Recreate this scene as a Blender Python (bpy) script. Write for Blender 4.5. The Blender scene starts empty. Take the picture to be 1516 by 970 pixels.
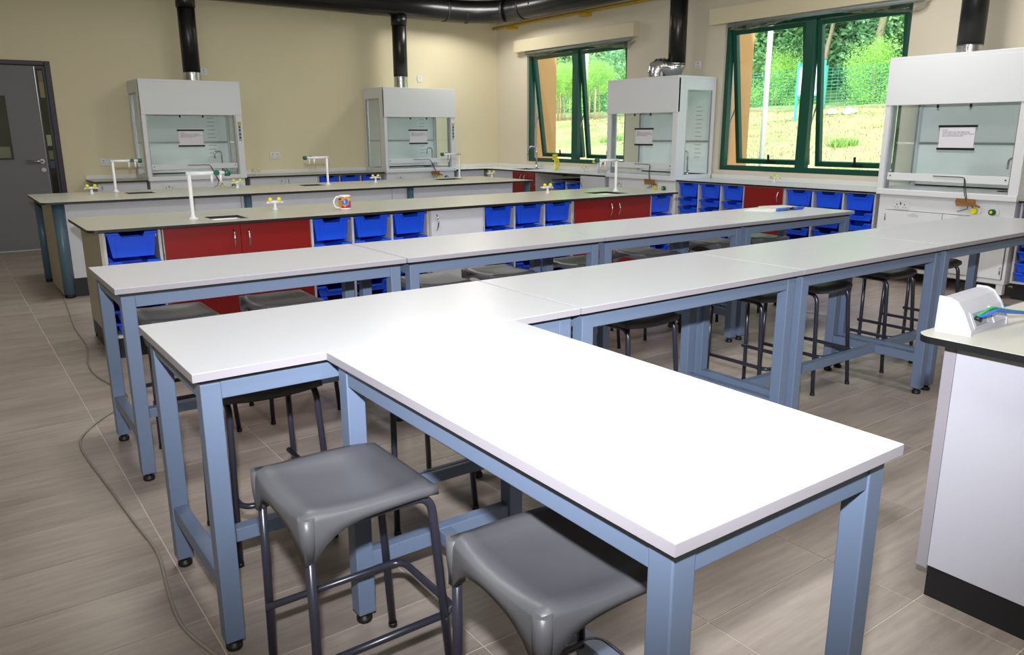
import bpy, bmesh, math, random
from mathutils import Vector, Matrix
S = bpy.context.scene
COL = S.collection
R = math.radians
random.seed(7)
def lin(h):
    h = h.lstrip('#'); o = []
    for i in (0, 2, 4):
        c = int(h[i:i+2], 16)/255
        o.append(c/12.92 if c <= .04045 else ((c+.055)/1.055)**2.4)
    return (*o, 1)

# ------------------------------------------------------------------ camera
YAW, PIT, ROL, F = 0.6260, -0.2447, -0.0031, 1153.3
CAM = Vector((-0.4153, -1.8650, 1.3353))
fw = Vector((math.sin(YAW)*math.cos(PIT), math.cos(YAW)*math.cos(PIT), math.sin(PIT)))
rt = fw.cross(Vector((0, 0, 1))).normalized(); up = rt.cross(fw)
r2 = rt*math.cos(ROL)+up*math.sin(ROL); u2 = -rt*math.sin(ROL)+up*math.cos(ROL)
cd = bpy.data.cameras.new('camera'); cam = bpy.data.objects.new('camera', cd); COL.objects.link(cam)
cam.matrix_world = Matrix(((r2.x, u2.x, -fw.x, CAM.x), (r2.y, u2.y, -fw.y, CAM.y), (r2.z, u2.z, -fw.z, CAM.z), (0, 0, 0, 1)))
cd.sensor_width = 36; cd.lens = F/1516*36; cd.clip_start = .02; cd.clip_end = 300
S.camera = cam

# ------------------------------------------------------------------ sky, sun, flash, exposure
w = bpy.data.worlds.new('sky'); S.world = w; w.use_nodes = True
nt = w.node_tree; nt.nodes.clear()
sky = nt.nodes.new('ShaderNodeTexSky'); sky.sky_type = 'NISHITA'; sky.sun_disc = False
sky.sun_elevation = R(52); sky.sun_rotation = R(250); sky.air_density = 1.0; sky.dust_density = 3.0
bg = nt.nodes.new('ShaderNodeBackground'); bg.inputs[1].default_value = 0.62
wo = nt.nodes.new('ShaderNodeOutputWorld')
nt.links.new(sky.outputs[0], bg.inputs[0]); nt.links.new(bg.outputs[0], wo.inputs[0])
sl = bpy.data.lights.new('sun', 'SUN'); sl.energy = 5.0; sl.angle = R(3); sl.color = (1, .96, .88)
so = bpy.data.objects.new('sun', sl); COL.objects.link(so)
so.rotation_euler = Vector((.30, .60, -.74)).to_track_quat('-Z', 'Y').to_euler()
# the photographer's flash, a hand's breadth above the lens
fl = bpy.data.lights.new('camera_flash', 'SPOT'); fl.energy = 760; fl.color = (.96, .97, 1)
fl.spot_size = R(104); fl.spot_blend = 1.0; fl.shadow_soft_size = .03
fo = bpy.data.objects.new('camera_flash', fl); COL.objects.link(fo)
fo.location = (-.43, -1.84, 1.62)
FLASH_AIM = Vector((5.6, 5.2, 1.5))
fo.rotation_euler = (FLASH_AIM-fo.location).to_track_quat('-Z', 'Y').to_euler()
LAMP_W = 28          # each ceiling fitting, watts
vs = S.view_settings
vs.view_transform = 'Standard'; vs.look = 'None'; vs.gamma = 1; vs.use_curve_mapping = False; vs.exposure = 0.0

# ------------------------------------------------------------------ materials
def mat(name, col, rough=.5, metal=0, spec=.5, noise=0, nscale=20, bump=0, bscale=200, coat=0, emis=None, estr=0, nstretch=None):
    m = bpy.data.materials.new(name); m.use_nodes = True
    n = m.node_tree; b = n.nodes['Principled BSDF']
    c = lin(col) if isinstance(col, str) else col
    b.inputs['Base Color'].default_value = c
    b.inputs['Roughness'].default_value = rough; b.inputs['Metallic'].default_value = metal
    b.inputs['Specular IOR Level'].default_value = spec
    b.inputs['Coat Weight'].default_value = coat
    if emis: b.inputs['Emission Color'].default_value = lin(emis); b.inputs['Emission Strength'].default_value = estr
    if noise or bump:
        tc = n.nodes.new('ShaderNodeTexCoord'); src = tc.outputs['Object']
        if nstretch:
            mp = n.nodes.new('ShaderNodeMapping'); mp.inputs['Scale'].default_value = nstretch
            n.links.new(src, mp.inputs[0]); src = mp.outputs[0]
    if noise:
        t = n.nodes.new('ShaderNodeTexNoise'); t.inputs['Scale'].default_value = nscale; t.inputs['Detail'].default_value = 5
        n.links.new(src, t.inputs['Vector'])
        mx = n.nodes.new('ShaderNodeMix'); mx.data_type = 'RGBA'
        mx.inputs[6].default_value = tuple(max(0, x*(1-noise)) for x in c[:3])+(1,)
        mx.inputs[7].default_value = tuple(min(1, x*(1+noise)) for x in c[:3])+(1,)
        n.links.new(t.outputs[0], mx.inputs[0]); n.links.new(mx.outputs[2], b.inputs['Base Color'])
    if bump:
        t2 = n.nodes.new('ShaderNodeTexNoise'); t2.inputs['Scale'].default_value = bscale; t2.inputs['Detail'].default_value = 3
        n.links.new(src, t2.inputs['Vector'])
        bp = n.nodes.new('ShaderNodeBump'); bp.inputs['Strength'].default_value = bump; bp.inputs['Distance'].default_value = .002
        n.links.new(t2.outputs[0], bp.inputs['Height']); n.links.new(bp.outputs[0], b.inputs['Normal'])
    return m
def glass_mat(name, tint, refl=.06, rough=.0):
    m = bpy.data.materials.new(name); m.use_nodes = True; n = m.node_tree; n.nodes.clear()
    tr = n.nodes.new('ShaderNodeBsdfTransparent'); tr.inputs[0].default_value = tint
    gl = n.nodes.new('ShaderNodeBsdfGlossy'); gl.inputs[1].default_value = rough; gl.inputs[0].default_value = (1, 1, 1, 1)
    fr = n.nodes.new('ShaderNodeLayerWeight'); fr.inputs[0].default_value = refl*3
    mul = n.nodes.new('ShaderNodeMath'); mul.operation = 'MULTIPLY_ADD'; mul.inputs[1].default_value = .6; mul.inputs[2].default_value = refl*.5
    mx = n.nodes.new('ShaderNodeMixShader'); o = n.nodes.new('ShaderNodeOutputMaterial')
    n.links.new(fr.outputs[0], mul.inputs[0]); n.links.new(mul.outputs[0], mx.inputs[0])
    n.links.new(tr.outputs[0], mx.inputs[1]); n.links.new(gl.outputs[0], mx.inputs[2]); n.links.new(mx.outputs[0], o.inputs[0])
    return m
M = {}
M['wall'] = mat('cream_paint', '#dbd1b0', .55, noise=.03, nscale=1.5, bump=.08, bscale=90)
M['pelmet'] = mat('pelmet_cream', '#d8cdae', .55, noise=.02, nscale=2)
M['wall_window'] = mat('pale_cream_paint', '#d6cdb9', .55, noise=.02, nscale=1.5, bump=.06, bscale=90)
M['ceil'] = mat('ceiling_white', '#d8d8d6', .8, noise=.02, nscale=3)
M['grout'] = mat('grout', '#cfc6ba', .8, noise=.1, nscale=30)
M['top'] = mat('white_laminate', '#bfc1c6', .30, spec=.4, bump=.02, bscale=300)
M['top_edge'] = mat('grey_edging', '#9a969f', .45)
M['blue'] = mat('steel_blue_paint', '#65758f', .42, spec=.5, bump=.02, bscale=400)
M['blue_dark'] = mat('dark_steel_blue_paint', '#4c6676', .35, spec=.5)
M['black'] = mat('black_rubber', '#0e0e10', .5, noise=.2, nscale=40)
M['seat'] = mat('grey_moulded_plastic', '#56575c', .38, noise=.10, nscale=9, bump=.12, bscale=350)
M['tube'] = mat('dark_painted_tube', '#2b2c3a', .28, spec=.6)
M['bench'] = mat('speckled_beige_laminate', '#bcbcae', .28, spec=.5, noise=.05, nscale=400)
M['bench_white'] = mat('speckled_white_laminate', '#bdbdb3', .32, spec=.45, noise=.06, nscale=400)
M['bench_brightened'] = mat('brightened_white_worktop', '#dfe1de', .25, spec=.5, noise=.03, nscale=400)  # laminate lightened so its colour carries the window light
M['core'] = mat('black_laminate_edge', '#131518', .45, noise=.15, nscale=50)
M['carcass'] = mat('grey_white_board', '#b9b7b6', .5, noise=.02, nscale=8)
M['carcass_shaded'] = mat('shaded_grey_board', '#aaa496', .5, noise=.02, nscale=8)  # duller grey-beige board colour carries the shade on the bench ends
M['panel'] = mat('white_board', '#c9cbd3', .45, noise=.015, nscale=6)
M['demo'] = mat('glossy_white_board', '#bcbdc9', .35, noise=.01, nscale=6)
M['red'] = mat('red_laminate', '#7f100f', .38, noise=.05, nscale=10)
M['plinth'] = mat('black_plinth', '#17171b', .5, noise=.2, nscale=15)
M['tray'] = mat('blue_polypropylene', '#1550e4', .32, spec=.5, noise=.03, nscale=20)
M['wood'] = mat('pale_timber', '#c39a72', .6, noise=.15, nscale=25, nstretch=(1, 8, 8))
M['chrome'] = mat('chrome', '#c8c9cc', .18, 1)
M['alu'] = mat('aluminium', '#b4b6ba', .35, .9)
M['foil'] = mat('crumpled_foil', '#c9cbce', .16, 1, bump=1.0, bscale=70)
M['duct'] = mat('black_duct', '#0f1012', .33, spec=.5, noise=.35, nscale=7, bump=.15, bscale=60)
M['yellow'] = mat('yellow_paint', '#c9a516', .4, noise=.06, nscale=20)
M['yellow_knob'] = mat('yellow_knob', '#e5dc1e', .35)
M['green_cap'] = mat('green_cap', '#0d5a40', .35)
M['white_plastic'] = mat('white_plastic', '#dcdde0', .35)
M['box_plastic'] = mat('pale_box_plastic', '#aeafb8', .35)
M['white_metal'] = mat('white_enamel', '#dfe2e6', .35, noise=.01, nscale=5)
M['hood_back'] = mat('pale_cyan_lining', '#f0f8f8', .4, noise=.02, nscale=5)
M['frame'] = mat('dark_green_frame', '#0b4a3a', .32, spec=.5)
M['orange'] = mat('orange_render', '#eeac6c', .8, noise=.06, nscale=6, bump=.2, bscale=60)
M['door'] = mat('grey_door', '#6a6b6e', .5, noise=.03, nscale=6)
M['doorframe'] = mat('dark_door_frame', '#2a2533', .45, noise=.3, nscale=12)
M['paper'] = mat('paper', '#dcdae2', .8, noise=.01, nscale=10)
M['ink'] = mat('grey_ink', '#6d7080', .8)
M['tape'] = mat('black_tape', '#08090c', .45)
M['card'] = mat('brown_card', '#8a6238', .85, noise=.12, nscale=30)
M['cable'] = mat('grey_cable', '#8f8980', .6)
M['lens_lamp'] = mat('lamp_diffuser', '#f4f4f0', .5, emis='#fff6e6', estr=2.0)
M['shade_dark'] = mat('dark_glazing', '#2b2f22', .12)
M['sink'] = mat('white_ceramic', '#e6e6e4', .2)
M['sink_dark'] = mat('dark_sink', '#1c1d1f', .35)
M['glass'] = glass_mat('window_glass', (.94, .98, .96, 1), .05)
M['hglass'] = glass_mat('cupboard_glass', (.972, .995, .992, 1), .035)
M['film'] = glass_mat('plastic_film', (.95, .96, .95, 1), .10, .15)
# floor tile: wood-look porcelain, streaks along x, every tile its own shade
def tile_mat():
    m = bpy.data.materials.new('wood_look_porcelain'); m.use_nodes = True; n = m.node_tree; b = n.nodes['Principled BSDF']
    g = n.nodes.new('ShaderNodeNewGeometry'); oi = n.nodes.new('ShaderNodeObjectInfo')
    off = n.nodes.new('ShaderNodeVectorMath'); off.operation = 'MULTIPLY_ADD'
    cmb = n.nodes.new('ShaderNodeCombineXYZ')
    n.links.new(oi.outputs['Random'], cmb.inputs[0]); n.links.new(oi.outputs['Random'], cmb.inputs[1])
    off.inputs[1].default_value = (37, 53, 0)
    n.links.new(cmb.outputs[0], off.inputs[0]); n.links.new(g.outputs['Position'], off.inputs[2])
    mp = n.nodes.new('ShaderNodeMapping'); mp.inputs['Scale'].default_value = (2.2, 26, 1)
    n.links.new(off.outputs[0], mp.inputs[0])
    t = n.nodes.new('ShaderNodeTexNoise'); t.inputs['Scale'].default_value = 1.6; t.inputs['Detail'].default_value = 6; t.inputs['Roughness'].default_value = .65
    n.links.new(mp.outputs[0], t.inputs['Vector'])
    mp2 = n.nodes.new('ShaderNodeMapping'); mp2.inputs['Scale'].default_value = (1.5, 5, 1); n.links.new(off.outputs[0], mp2.inputs[0])
    t2 = n.nodes.new('ShaderNodeTexNoise'); t2.inputs['Scale'].default_value = 1.3; t2.inputs['Detail'].default_value = 3; n.links.new(mp2.outputs[0], t2.inputs['Vector'])
    ad = n.nodes.new('ShaderNodeMath'); ad.operation = 'ADD'; n.links.new(t.outputs[0], ad.inputs[0]); n.links.new(t2.outputs[0], ad.inputs[1])
    r = n.nodes.new('ShaderNodeValToRGB'); r.color_ramp.elements[0].position = .36; r.color_ramp.elements[1].position = .66
    r.color_ramp.elements[0].color = lin('#8b8078'); r.color_ramp.elements[1].color = lin('#aba097')
    hf = n.nodes.new('ShaderNodeMath'); hf.operation = 'MULTIPLY'; hf.inputs[1].default_value = .5
    n.links.new(ad.outputs[0], hf.inputs[0]); n.links.new(hf.outputs[0], r.inputs[0]); n.links.new(r.outputs[0], b.inputs['Base Color'])
    b.inputs['Roughness'].default_value = .38; b.inputs['Specular IOR Level'].default_value = .45
    return m
M['tile'] = tile_mat()

# ------------------------------------------------------------------ mesh helpers
class B:
    """collects shapes in one bmesh and links them as ONE object"""
    def __init__(s): s.bm = bmesh.new()
    def box(s, x0, x1, y0, y1, z0, z1, bev=0):
        vs_ = [s.bm.verts.new(v) for v in ((x0,y0,z0),(x1,y0,z0),(x1,y1,z0),(x0,y1,z0),(x0,y0,z1),(x1,y0,z1),(x1,y1,z1),(x0,y1,z1))]
        fs = [s.bm.faces.new([vs_[i] for i in q]) for q in ((3,2,1,0),(4,5,6,7),(0,1,5,4),(1,2,6,5),(2,3,7,6),(3,0,4,7))]
        if bev:
            ed = list({e for f in fs for e in f.edges})
            bmesh.ops.bevel(s.bm, geom=ed, offset=bev, segments=2, affect='EDGES', profile=.5)
        return s
    def prism(s, pts, a0, a1, axis='z'):
        def P(p, a):
            return (p[0], p[1], a) if axis == 'z' else ((a, p[0], p[1]) if axis == 'x' else (p[0], a, p[1]))
        lo = [s.bm.verts.new(P(p, a0)) for p in pts]; hi = [s.bm.verts.new(P(p, a1)) for p in pts]
        n = len(pts); fs = []
        fs.append(s.bm.faces.new(lo[::-1])); fs.append(s.bm.faces.new(hi))
        for i in range(n): fs.append(s.bm.faces.new((lo[i], lo[(i+1) % n], hi[(i+1) % n], hi[i])))
        bmesh.ops.recalc_face_normals(s.bm, faces=fs)
        return s
    def tube(s, pts, r, n=10, cap=True):
        pts = [Vector(p) for p in pts]; rr = r if isinstance(r, (list, tuple)) else [r]*len(pts)
        rings = []; prev = None
        for i, p in enumerate(pts):
            d = (pts[min(i+1, len(pts)-1)]-pts[max(i-1, 0)]).normalized()
            if prev is None:
                a = Vector((0, 0, 1)) if abs(d.z) < .9 else Vector((1, 0, 0))
                u = d.cross(a).normalized()
            else:
                u = (prev-d*prev.dot(d)).normalized()
            prev = u; v = d.cross(u)
            rings.append([s.bm.verts.new(p+(u*math.cos(2*math.pi*k/n)+v*math.sin(2*math.pi*k/n))*rr[i]) for k in range(n)])
        fs = []
        for a, b in zip(rings, rings[1:]):
            for k in range(n): fs.append(s.bm.faces.new((a[k], a[(k+1) % n], b[(k+1) % n], b[k])))
        if cap: fs.append(s.bm.faces.new(rings[0][::-1])); fs.append(s.bm.faces.new(rings[-1]))
        bmesh.ops.recalc_face_normals(s.bm, faces=fs)
        for f in fs[:-2 if cap else None]: f.smooth = True
        return s
    def lathe(s, prof, cx=0, cy=0, n=20):
        rings = [[s.bm.verts.new((cx+r*math.cos(2*math.pi*k/n), cy+r*math.sin(2*math.pi*k/n), z)) for k in range(n)] for r, z in prof]
        fs = []
        for a, b in zip(rings, rings[1:]):
            for k in range(n):
                f = s.bm.faces.new((a[k], a[(k+1) % n], b[(k+1) % n], b[k])); f.smooth = True; fs.append(f)
        fs.append(s.bm.faces.new(rings[0][::-1])); fs.append(s.bm.faces.new(rings[-1]))
        bmesh.ops.recalc_face_normals(s.bm, faces=fs)
        return s
    def quad(s, *p):
        s.bm.faces.new([s.bm.verts.new(q) for q in p]); return s
    def mesh(s, name, m):
        me = bpy.data.meshes.new(name); s.bm.to_mesh(me); s.bm.free()
        if m is not None: me.materials.append(M[m] if isinstance(m, str) else m)
        return me
    def obj(s, name, m, parent=None, loc=None):
        o = bpy.data.objects.new(name, s.mesh(name, m)); COL.objects.link(o)
        if parent: o.parent = parent
        if loc: o.location = loc
        return o
def arc(c, r, a0, a1, n, plane='xz', fixed=0):
    o = []
    for i in range(n+1):
        a = a0+(a1-a0)*i/n; p, q = c[0]+r*math.cos(a), c[1]+r*math.sin(a)
        o.append((p, fixed, q) if plane == 'xz' else ((p, q, fixed) if plane == 'xy' else (fixed, p, q)))
    return o
def smooth_path(pts, n=6, closed=False):
    P = [Vector(p) for p in pts]; o = []
    for i in range(len(P)-1):
        p0, p1, p2, p3 = P[max(i-1, 0)], P[i], P[i+1], P[min(i+2, len(P)-1)]
        for k in range(n):
            t = k/n
            o.append(.5*((2*p1)+(-p0+p2)*t+(2*p0-5*p1+4*p2-p3)*t*t+(-p0+3*p1-3*p2+p3)*t**3))
    o.append(P[-1]); return o
def round_path(pts, r, n=5):
    """polyline with its corners rounded"""
    P = [Vector(p) for p in pts]; o = [P[0]]
    for a, b, c in zip(P, P[1:], P[2:]):
        d1 = (a-b).normalized(); d2 = (c-b).normalized()
        for k in range(n+1):
            t = k/n; o.append((b+d1*r)*(1-t)**2+b*2*t*(1-t)+(b+d2*r)*t*t)
    o.append(P[-1]); return o
def tag(o, label, cat, group=None, kind=None):
    if label: o['label'] = label
    if cat: o['category'] = cat
    if group: o['group'] = group
    if kind: o['kind'] = kind
    return o
def thing(name, label, cat, loc=(0, 0, 0), rz=0, group=None):
    o = bpy.data.objects.new(name, None); COL.objects.link(o); o.empty_display_size = .05
    o.location = loc; o.rotation_euler = (0, 0, rz)
    return tag(o, label, cat, group)
def struct(o): o['kind'] = 'structure'; return o
def dup(root, loc, rz=None, label=None, group=None):
    r = root.copy(); COL.objects.link(r); r.location = loc
    if rz is not None: r.rotation_euler = (0, 0, rz)
    if label: r['label'] = label
    if group: r['group'] = group
    for ch in list(root.children):
        c = ch.copy(); COL.objects.link(c); c.parent = r
        for g in list(ch.children):
            d = g.copy(); COL.objects.link(d); d.parent = c
    return r
def placer(proto):
    st = {'first': True}
    def f(loc, rz, label, group=None):
        if st['first']:
            st['first'] = False; proto.location = loc; proto.rotation_euler = (0, 0, rz); proto['label'] = label
            if group: proto['group'] = group
            return proto
        return dup(proto, loc, rz, label, group)
    return f

# ------------------------------------------------------------------ room shell
XW, YW, ZC = 7.122, 8.954, 3.30
XL, YF = -2.6, -3.6
BH = .804          # bench height
TH = .784          # table height
XF, YFH = 6.474, 8.306   # front planes of the fume cupboards
fb = B(); fb.box(XL, XW, YF, YW, -.15, -.0012); floor = struct(fb.obj('floor', 'grout'))
TX, TY = .5675, .2850
def px(p):
    d = Vector(p)-CAM; z = d.dot(fw)
    return None if z < .1 else (758+F*d.dot(r2)/z, 485-F*d.dot(u2)/z, z)
cells = []
i0, i1 = math.floor((XL-.02)/TX), math.ceil((XW-.02)/TX)
j0, j1 = math.floor((YF+.06)/TY), math.ceil((YW+.06)/TY)
for i in range(i0, i1):
    for j in range(j0, j1):
        x0, y0 = .02+i*TX, -.06+j*TY
        x1, y1 = min(x0+TX, XW), min(y0+TY, YW); x0, y0 = max(x0, XL), max(y0, YF)
        if x1-x0 < .03 or y1-y0 < .03: continue
        c = px(((x0+x1)/2, (y0+y1)/2, 0)); full = abs(x1-x0-TX) < 1e-4 and abs(y1-y0-TY) < 1e-4
        vis = c and -60 < c[0] < 1576 and 330 < c[1] < 1010
        cells.append((c[2] if vis and full else 1e6+random.random(), x0, x1, y0, y1))
cells.sort()
JT = .0035
tm = B().box(-TX/2+JT/2, TX/2-JT/2, -TY/2+JT/2, TY/2-JT/2, -.0012, 0).mesh('floor_tile', 'tile')
rest = B()
for k, (d, x0, x1, y0, y1) in enumerate(cells):
    if k < 285 and d < 1e5:
        o = bpy.data.objects.new('floor_tile', tm); COL.objects.link(o); o.parent = floor
        o.location = ((x0+x1)/2, (y0+y1)/2, random.uniform(0, .0003))
    else: rest.box(x0+JT/2, x1-JT/2, y0+JT/2, y1-JT/2, -.0012, 0)
tag(rest.obj('distant_floor_tiles', 'tile', floor), None, None, kind='stuff')

struct(B().box(XL-.2, XW+.2, YF-.2, YW+.2, ZC, ZC+.2).obj('ceiling', 'ceil'))
# back wall with the doorway at its left end
DX0, DX1, DZ = -.30, .815, 2.155
bw = B(); bw.box(XL-.2, DX0, YW, YW+.2, 0, ZC); bw.box(DX1, XW+.2, YW, YW+.2, 0, ZC); bw.box(DX0, DX1, YW, YW+.2, DZ, ZC)
struct(bw.obj('wall_back', 'wall'))
struct(B().box(XL-.2, XL, YF-.2, YW, 0, ZC).obj('wall_left', 'wall'))
struct(B().box(XL, XW+.2, YF-.2, YF, 0, ZC).obj('wall_front', 'wall'))
W1 = (5.965, 8.145); W2 = (2.205, 4.372); WZ = (.905, 2.525)
ww = B(); ys = [YF, W2[0], W2[1], W1[0], W1[1], YW]
for a, b in ((0, 1), (2, 3), (4, 5)): ww.box(XW, XW+.2, ys[a], ys[b], 0, ZC)
for a, b in (W1, W2): ww.box(XW, XW+.2, a, b, 0, WZ[0]); ww.box(XW, XW+.2, a, b, WZ[1], ZC)
struct(ww.obj('wall_right', 'wall_window'))

# door
dr = struct(thing('door_1', None, None, (0, YW, 0)))
b = B(); b.box(.755, DX1, -.02, .16, 0, DZ, .006); b.box(DX0, DX0+.06, -.02, .16, 0, DZ, .006); b.box(DX0+.06, .755, -.02, .16, 2.105, DZ, .006)
b.obj('door_frame', 'doorframe', dr)
b = B(); b.box(.655, .668, .0, .04, 0, 2.10); b.box(.735, .755, 0, .04, 0, 2.10); b.box(.668, .735, 0, .04, 2.07, 2.10)
for z in (.40, 1.02, 1.195): b.box(.668, .735, 0, .04, z, z+.012)
b.box(.668, .735, 0, .04, 0, .08)
b.obj('sidelight_frame', 'doorframe', dr)
b = B(); b.box(.668, .735, .015, .02, .08, 2.07); b.obj('sidelight_pane', 'shade_dark', dr)
for z0, z1, c in ((1.75, 1.92, '#6f6f24'), (1.92, 2.05, '#56531c'), (1.207, 1.33, '#8a8f68'), (1.05, 1.15, '#565a30'), (.95, 1.02, '#163064')):  # flat coloured patches just in front of the sidelight pane
    B().box(.680, .728, .012, .0145, z0, z1).obj('pane_patch', mat('panel_'+c[1:], c, .3), dr)
lf = B(); lf.box(-.24, .650, .01, .05, .008, 2.10, .003); leaf = lf.obj('door_leaf', 'door', dr)
gb = B(); gb.box(.07, .325, -.001, .012, 1.055, 1.765); gb.obj('vision_panel', 'shade_dark', leaf)
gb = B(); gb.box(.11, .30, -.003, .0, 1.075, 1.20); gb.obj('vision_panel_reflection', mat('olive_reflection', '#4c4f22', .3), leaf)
hb = B(); hb.tube(round_path([(.60, .012, 1.03), (.60, -.045, 1.03), (.44, -.045, 1.035)], .02), .011, 8); hb.tube([(.60, .012, 1.03), (.60, -.012, 1.03)], .026, 14)
hb.obj('lever_handle', 'chrome', leaf)
hb = B(); hb.tube([(.605, .012, .93), (.605, -.014, .93)], .026, 14); hb.obj('lock_cylinder', 'chrome', leaf)

# windows
def window(n, y0, y1):
    root = struct(thing('window_%d' % n, None, None, (XW, 0, 0)))
    z0, z1 = WZ; ym = (y0+y1)/2
    b = B()
    for (a, c, d, e) in ((y0, y0+.055, z0, z1), (y1-.055, y1, z0, z1), (ym-.06, ym+.06, z0+.055, z1-.055)): b.box(.035, .11, a, c, d, e, .004)
    b.box(.035, .11, y0+.055, y1-.055, z0, z0+.055, .004); b.box(.035, .11, y0+.055, y1-.055, z1-.055, z1, .004)
    b.obj('window_frame', 'frame', root)
    for (a, c, ang) in ((ym+.062, y1-.057, 8.0), (y0+.057, ym-.062, 6.5)):
        s0, s1 = 0, -(z1-z0-.12)
        b = B(); wd = .052
        b.box(-.03, .03, a, a+wd, s1, s0, .004); b.box(-.03, .03, c-wd, c, s1, s0, .004)
        b.box(-.03, .03, a+wd, c-wd, s0-wd, s0, .004); b.box(-.03, .03, a+wd, c-wd, s1, s1+wd, .004)
        sh = b.obj('sash', 'frame', root, (.085, 0, z1-.06)); sh.rotation_euler = (0, -R(ang), 0)
        B().box(-.004, .004, a+wd-.01, c-wd+.01, s1+wd-.01, s0-wd+.01).obj('pane', 'glass', sh)
        yc = (a+c)/2
        b = B(); b.box(-.052, -.03, yc-.075, yc+.045, s1+.020, s1+.036, .002); b.box(-.066, -.05, yc-.012, yc+.010, s1+.03, s1+.115, .003)
        b.obj('catch', 'black', sh)
        # friction stay on the left jamb
        zz = z0+.42; ext = math.sin(R(ang))*(z1-.06-zz-.28)
        b = B(); b.tube([(.075, c+.012, zz), (.085+ext, c+.008, zz+.30)], .008, 6); b.obj('stay_arm', 'alu', root)
    return root
window(1, *W1); window(2, *W2)
# orange rendered fins outside, left of each window
for k, (_, y1) in enumerate((W1, W2)):
    struct(B().box(XW+.2, XW+.66, y1+.10, y1+.75, -.2, 4.2).obj('pillar_%d' % (k+1), 'orange'))

# ------------------------------------------------------------------ ceiling fittings
def ceiling_light(loc, label):
    t = thing('ceiling_light', label, 'light', loc, 0, 'ceiling lights')
    b = B(); b.box(-.3, .3, -.3, -.285, -.09, 0); b.box(-.3, .3, .285, .3, -.09, 0); b.box(-.3, -.285, -.285, .285, -.09, 0); b.box(.285, .3, -.285, .285, -.09, 0)
    b.obj('housing', 'white_metal', t)
    B().box(-.285, .285, -.285, .285, -.04, -.03).obj('diffuser', 'lens_lamp', t)
    b = B()
    for k in range(1, 6): b.box(-.285, .285, -.285+k*.095-.004, -.285+k*.095+.004, -.088, -.045)
    b.obj('louvre', 'alu', t)
    l = bpy.data.lights.new('lamp', 'AREA'); l.shape = 'SQUARE'; l.size = .54; l.energy = LAMP_W; l.color = (1, .975, .93)
    o = bpy.data.objects.new('lamp', l); COL.objects.link(o); o.parent = t; o.location = (0, 0, -.095)
    return t
ceiling_light((6.02, 7.95, ZC), 'square louvred ceiling light in the far corner above the black duct')
for x, y in ((.6, 5.2), (3.4, 5.2), (.6, 1.6), (3.4, 1.6), (5.6, 1.6), (.6, -1.6), (3.4, -1.6)):  # unseen fittings added to fill the room with ambient light
    ceiling_light((x, y, ZC), 'square louvred light added out of frame as room fill above the table rows')

# ------------------------------------------------------------------ ducts
t = thing('ventilation_duct', 'long black round ventilation duct turning the corner under the ceiling', 'duct', (XF+.3, YFH+.3, 3.09))
b = B(); O = Vector((XF+.3, YFH+.3, 3.09))
path = [Vector((XL+.02, YFH+.3, 3.09)), Vector((6.05, YFH+.3, 3.09))]+[Vector((6.05+(.724)*math.sin(a), YFH+.3-.724*(1-math.cos(a)), 3.09)) for a in [R(q) for q in range(15, 91, 15)]]+[Vector((6.774, YF+.02, 3.09))]
b.tube([p-O for p in path], .155, 20); b.obj('duct_run', 'duct', t)
for p, ax in ((Vector((5.95, YFH+.3, 3.09)), 'x'), (Vector((6.774, 7.75, 3.09)), 'y'), (Vector((6.30, YFH+.26, 3.085)), 'd'), (Vector((6.69, 8.12, 3.09)), 'e')):
    d = {'x': Vector((1, 0, 0)), 'y': Vector((0, 1, 0)), 'd': Vector((.93, -.37, 0)), 'e': Vector((.45, -.89, 0))}[ax]
    B().tube([p-O-d*.02, p-O+d*.02], .162, 20).obj('joint_band', 'black', t)
for p in ((6.774, 7.45), (6.774, 5.6), (2.9, YFH+.3)):
    q = Vector((p[0], p[1], 3.05)); b = B()
    if p[0] > 6: pts = [(q.x-.165+.33*i/10, q.y, 3.09+.17*math.sin(math.pi*i/10)) for i in range(11)]
    else: pts = [(q.x, q.y-.165+.33*i/10, 3.09+.17*math.sin(math.pi*i/10)) for i in range(11)]
    b.tube([Vector(v)-O for v in pts], .008, 6); b.tube([Vector((q.x, q.y, 3.2))-O, Vector((q.x, q.y, ZC))-O], .006, 6)
    b.obj('hanger_strap', 'black', t)
def drop(name, x, y, zb, label, zt=2.96, foil='straight', zf=1.962):
    t = thing(name, label, 'pipe', (x, y, zb), 0, 'exhaust pipes')
    b = B(); b.tube([(0, 0, 0), (0, 0, zt-zb)], .102, 20); b.obj('pipe', 'duct', t)
    B().tube([(0, 0, zt-zb-.14), (0, 0, zt-zb)], .112, 20).obj('collar', 'duct', t)
    b = B()
    if foil == 'straight':
        n = 14; L = zb-zf
        pts = [(0, 0, .01-(L+.01)*i/n) for i in range(n+1)]
        b.tube(pts, [.093+(.012 if i % 2 else 0) for i in range(n+1)], 20)
    else:   # slack hose bending sideways down to the cupboard roof
        pts = smooth_path([(0, 0, .03), (-.005, .01, -.02), (-.05, .06, -.035), (-.12, .10, -.02), (-.17, .13, -.03), (-.19, .14, -.08), (-.19, .14, zf-zb)], 5)
        b.tube(pts, [.094+(.014 if i % 2 else 0) for i in range(len(pts))], 18)
    b.obj('foil_hose', 'foil', t)
drop('exhaust_pipe', 2.30, YFH+.3, 2.065, 'black exhaust pipe dropping to the leftmost fume cupboard beside the door')
drop('exhaust_pipe', 5.19, YFH+.3, 2.125, 'black exhaust pipe dropping to the fume cupboard left of the room corner')
drop('exhaust_pipe', 6.774, 4.775, 2.10, 'black exhaust pipe with crumpled foil hose, between the two windows', foil='bent')
drop('exhaust_pipe', 6.774, 1.49, 2.035, 'black exhaust pipe dropping to the fume cupboard right of the big window')
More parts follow.
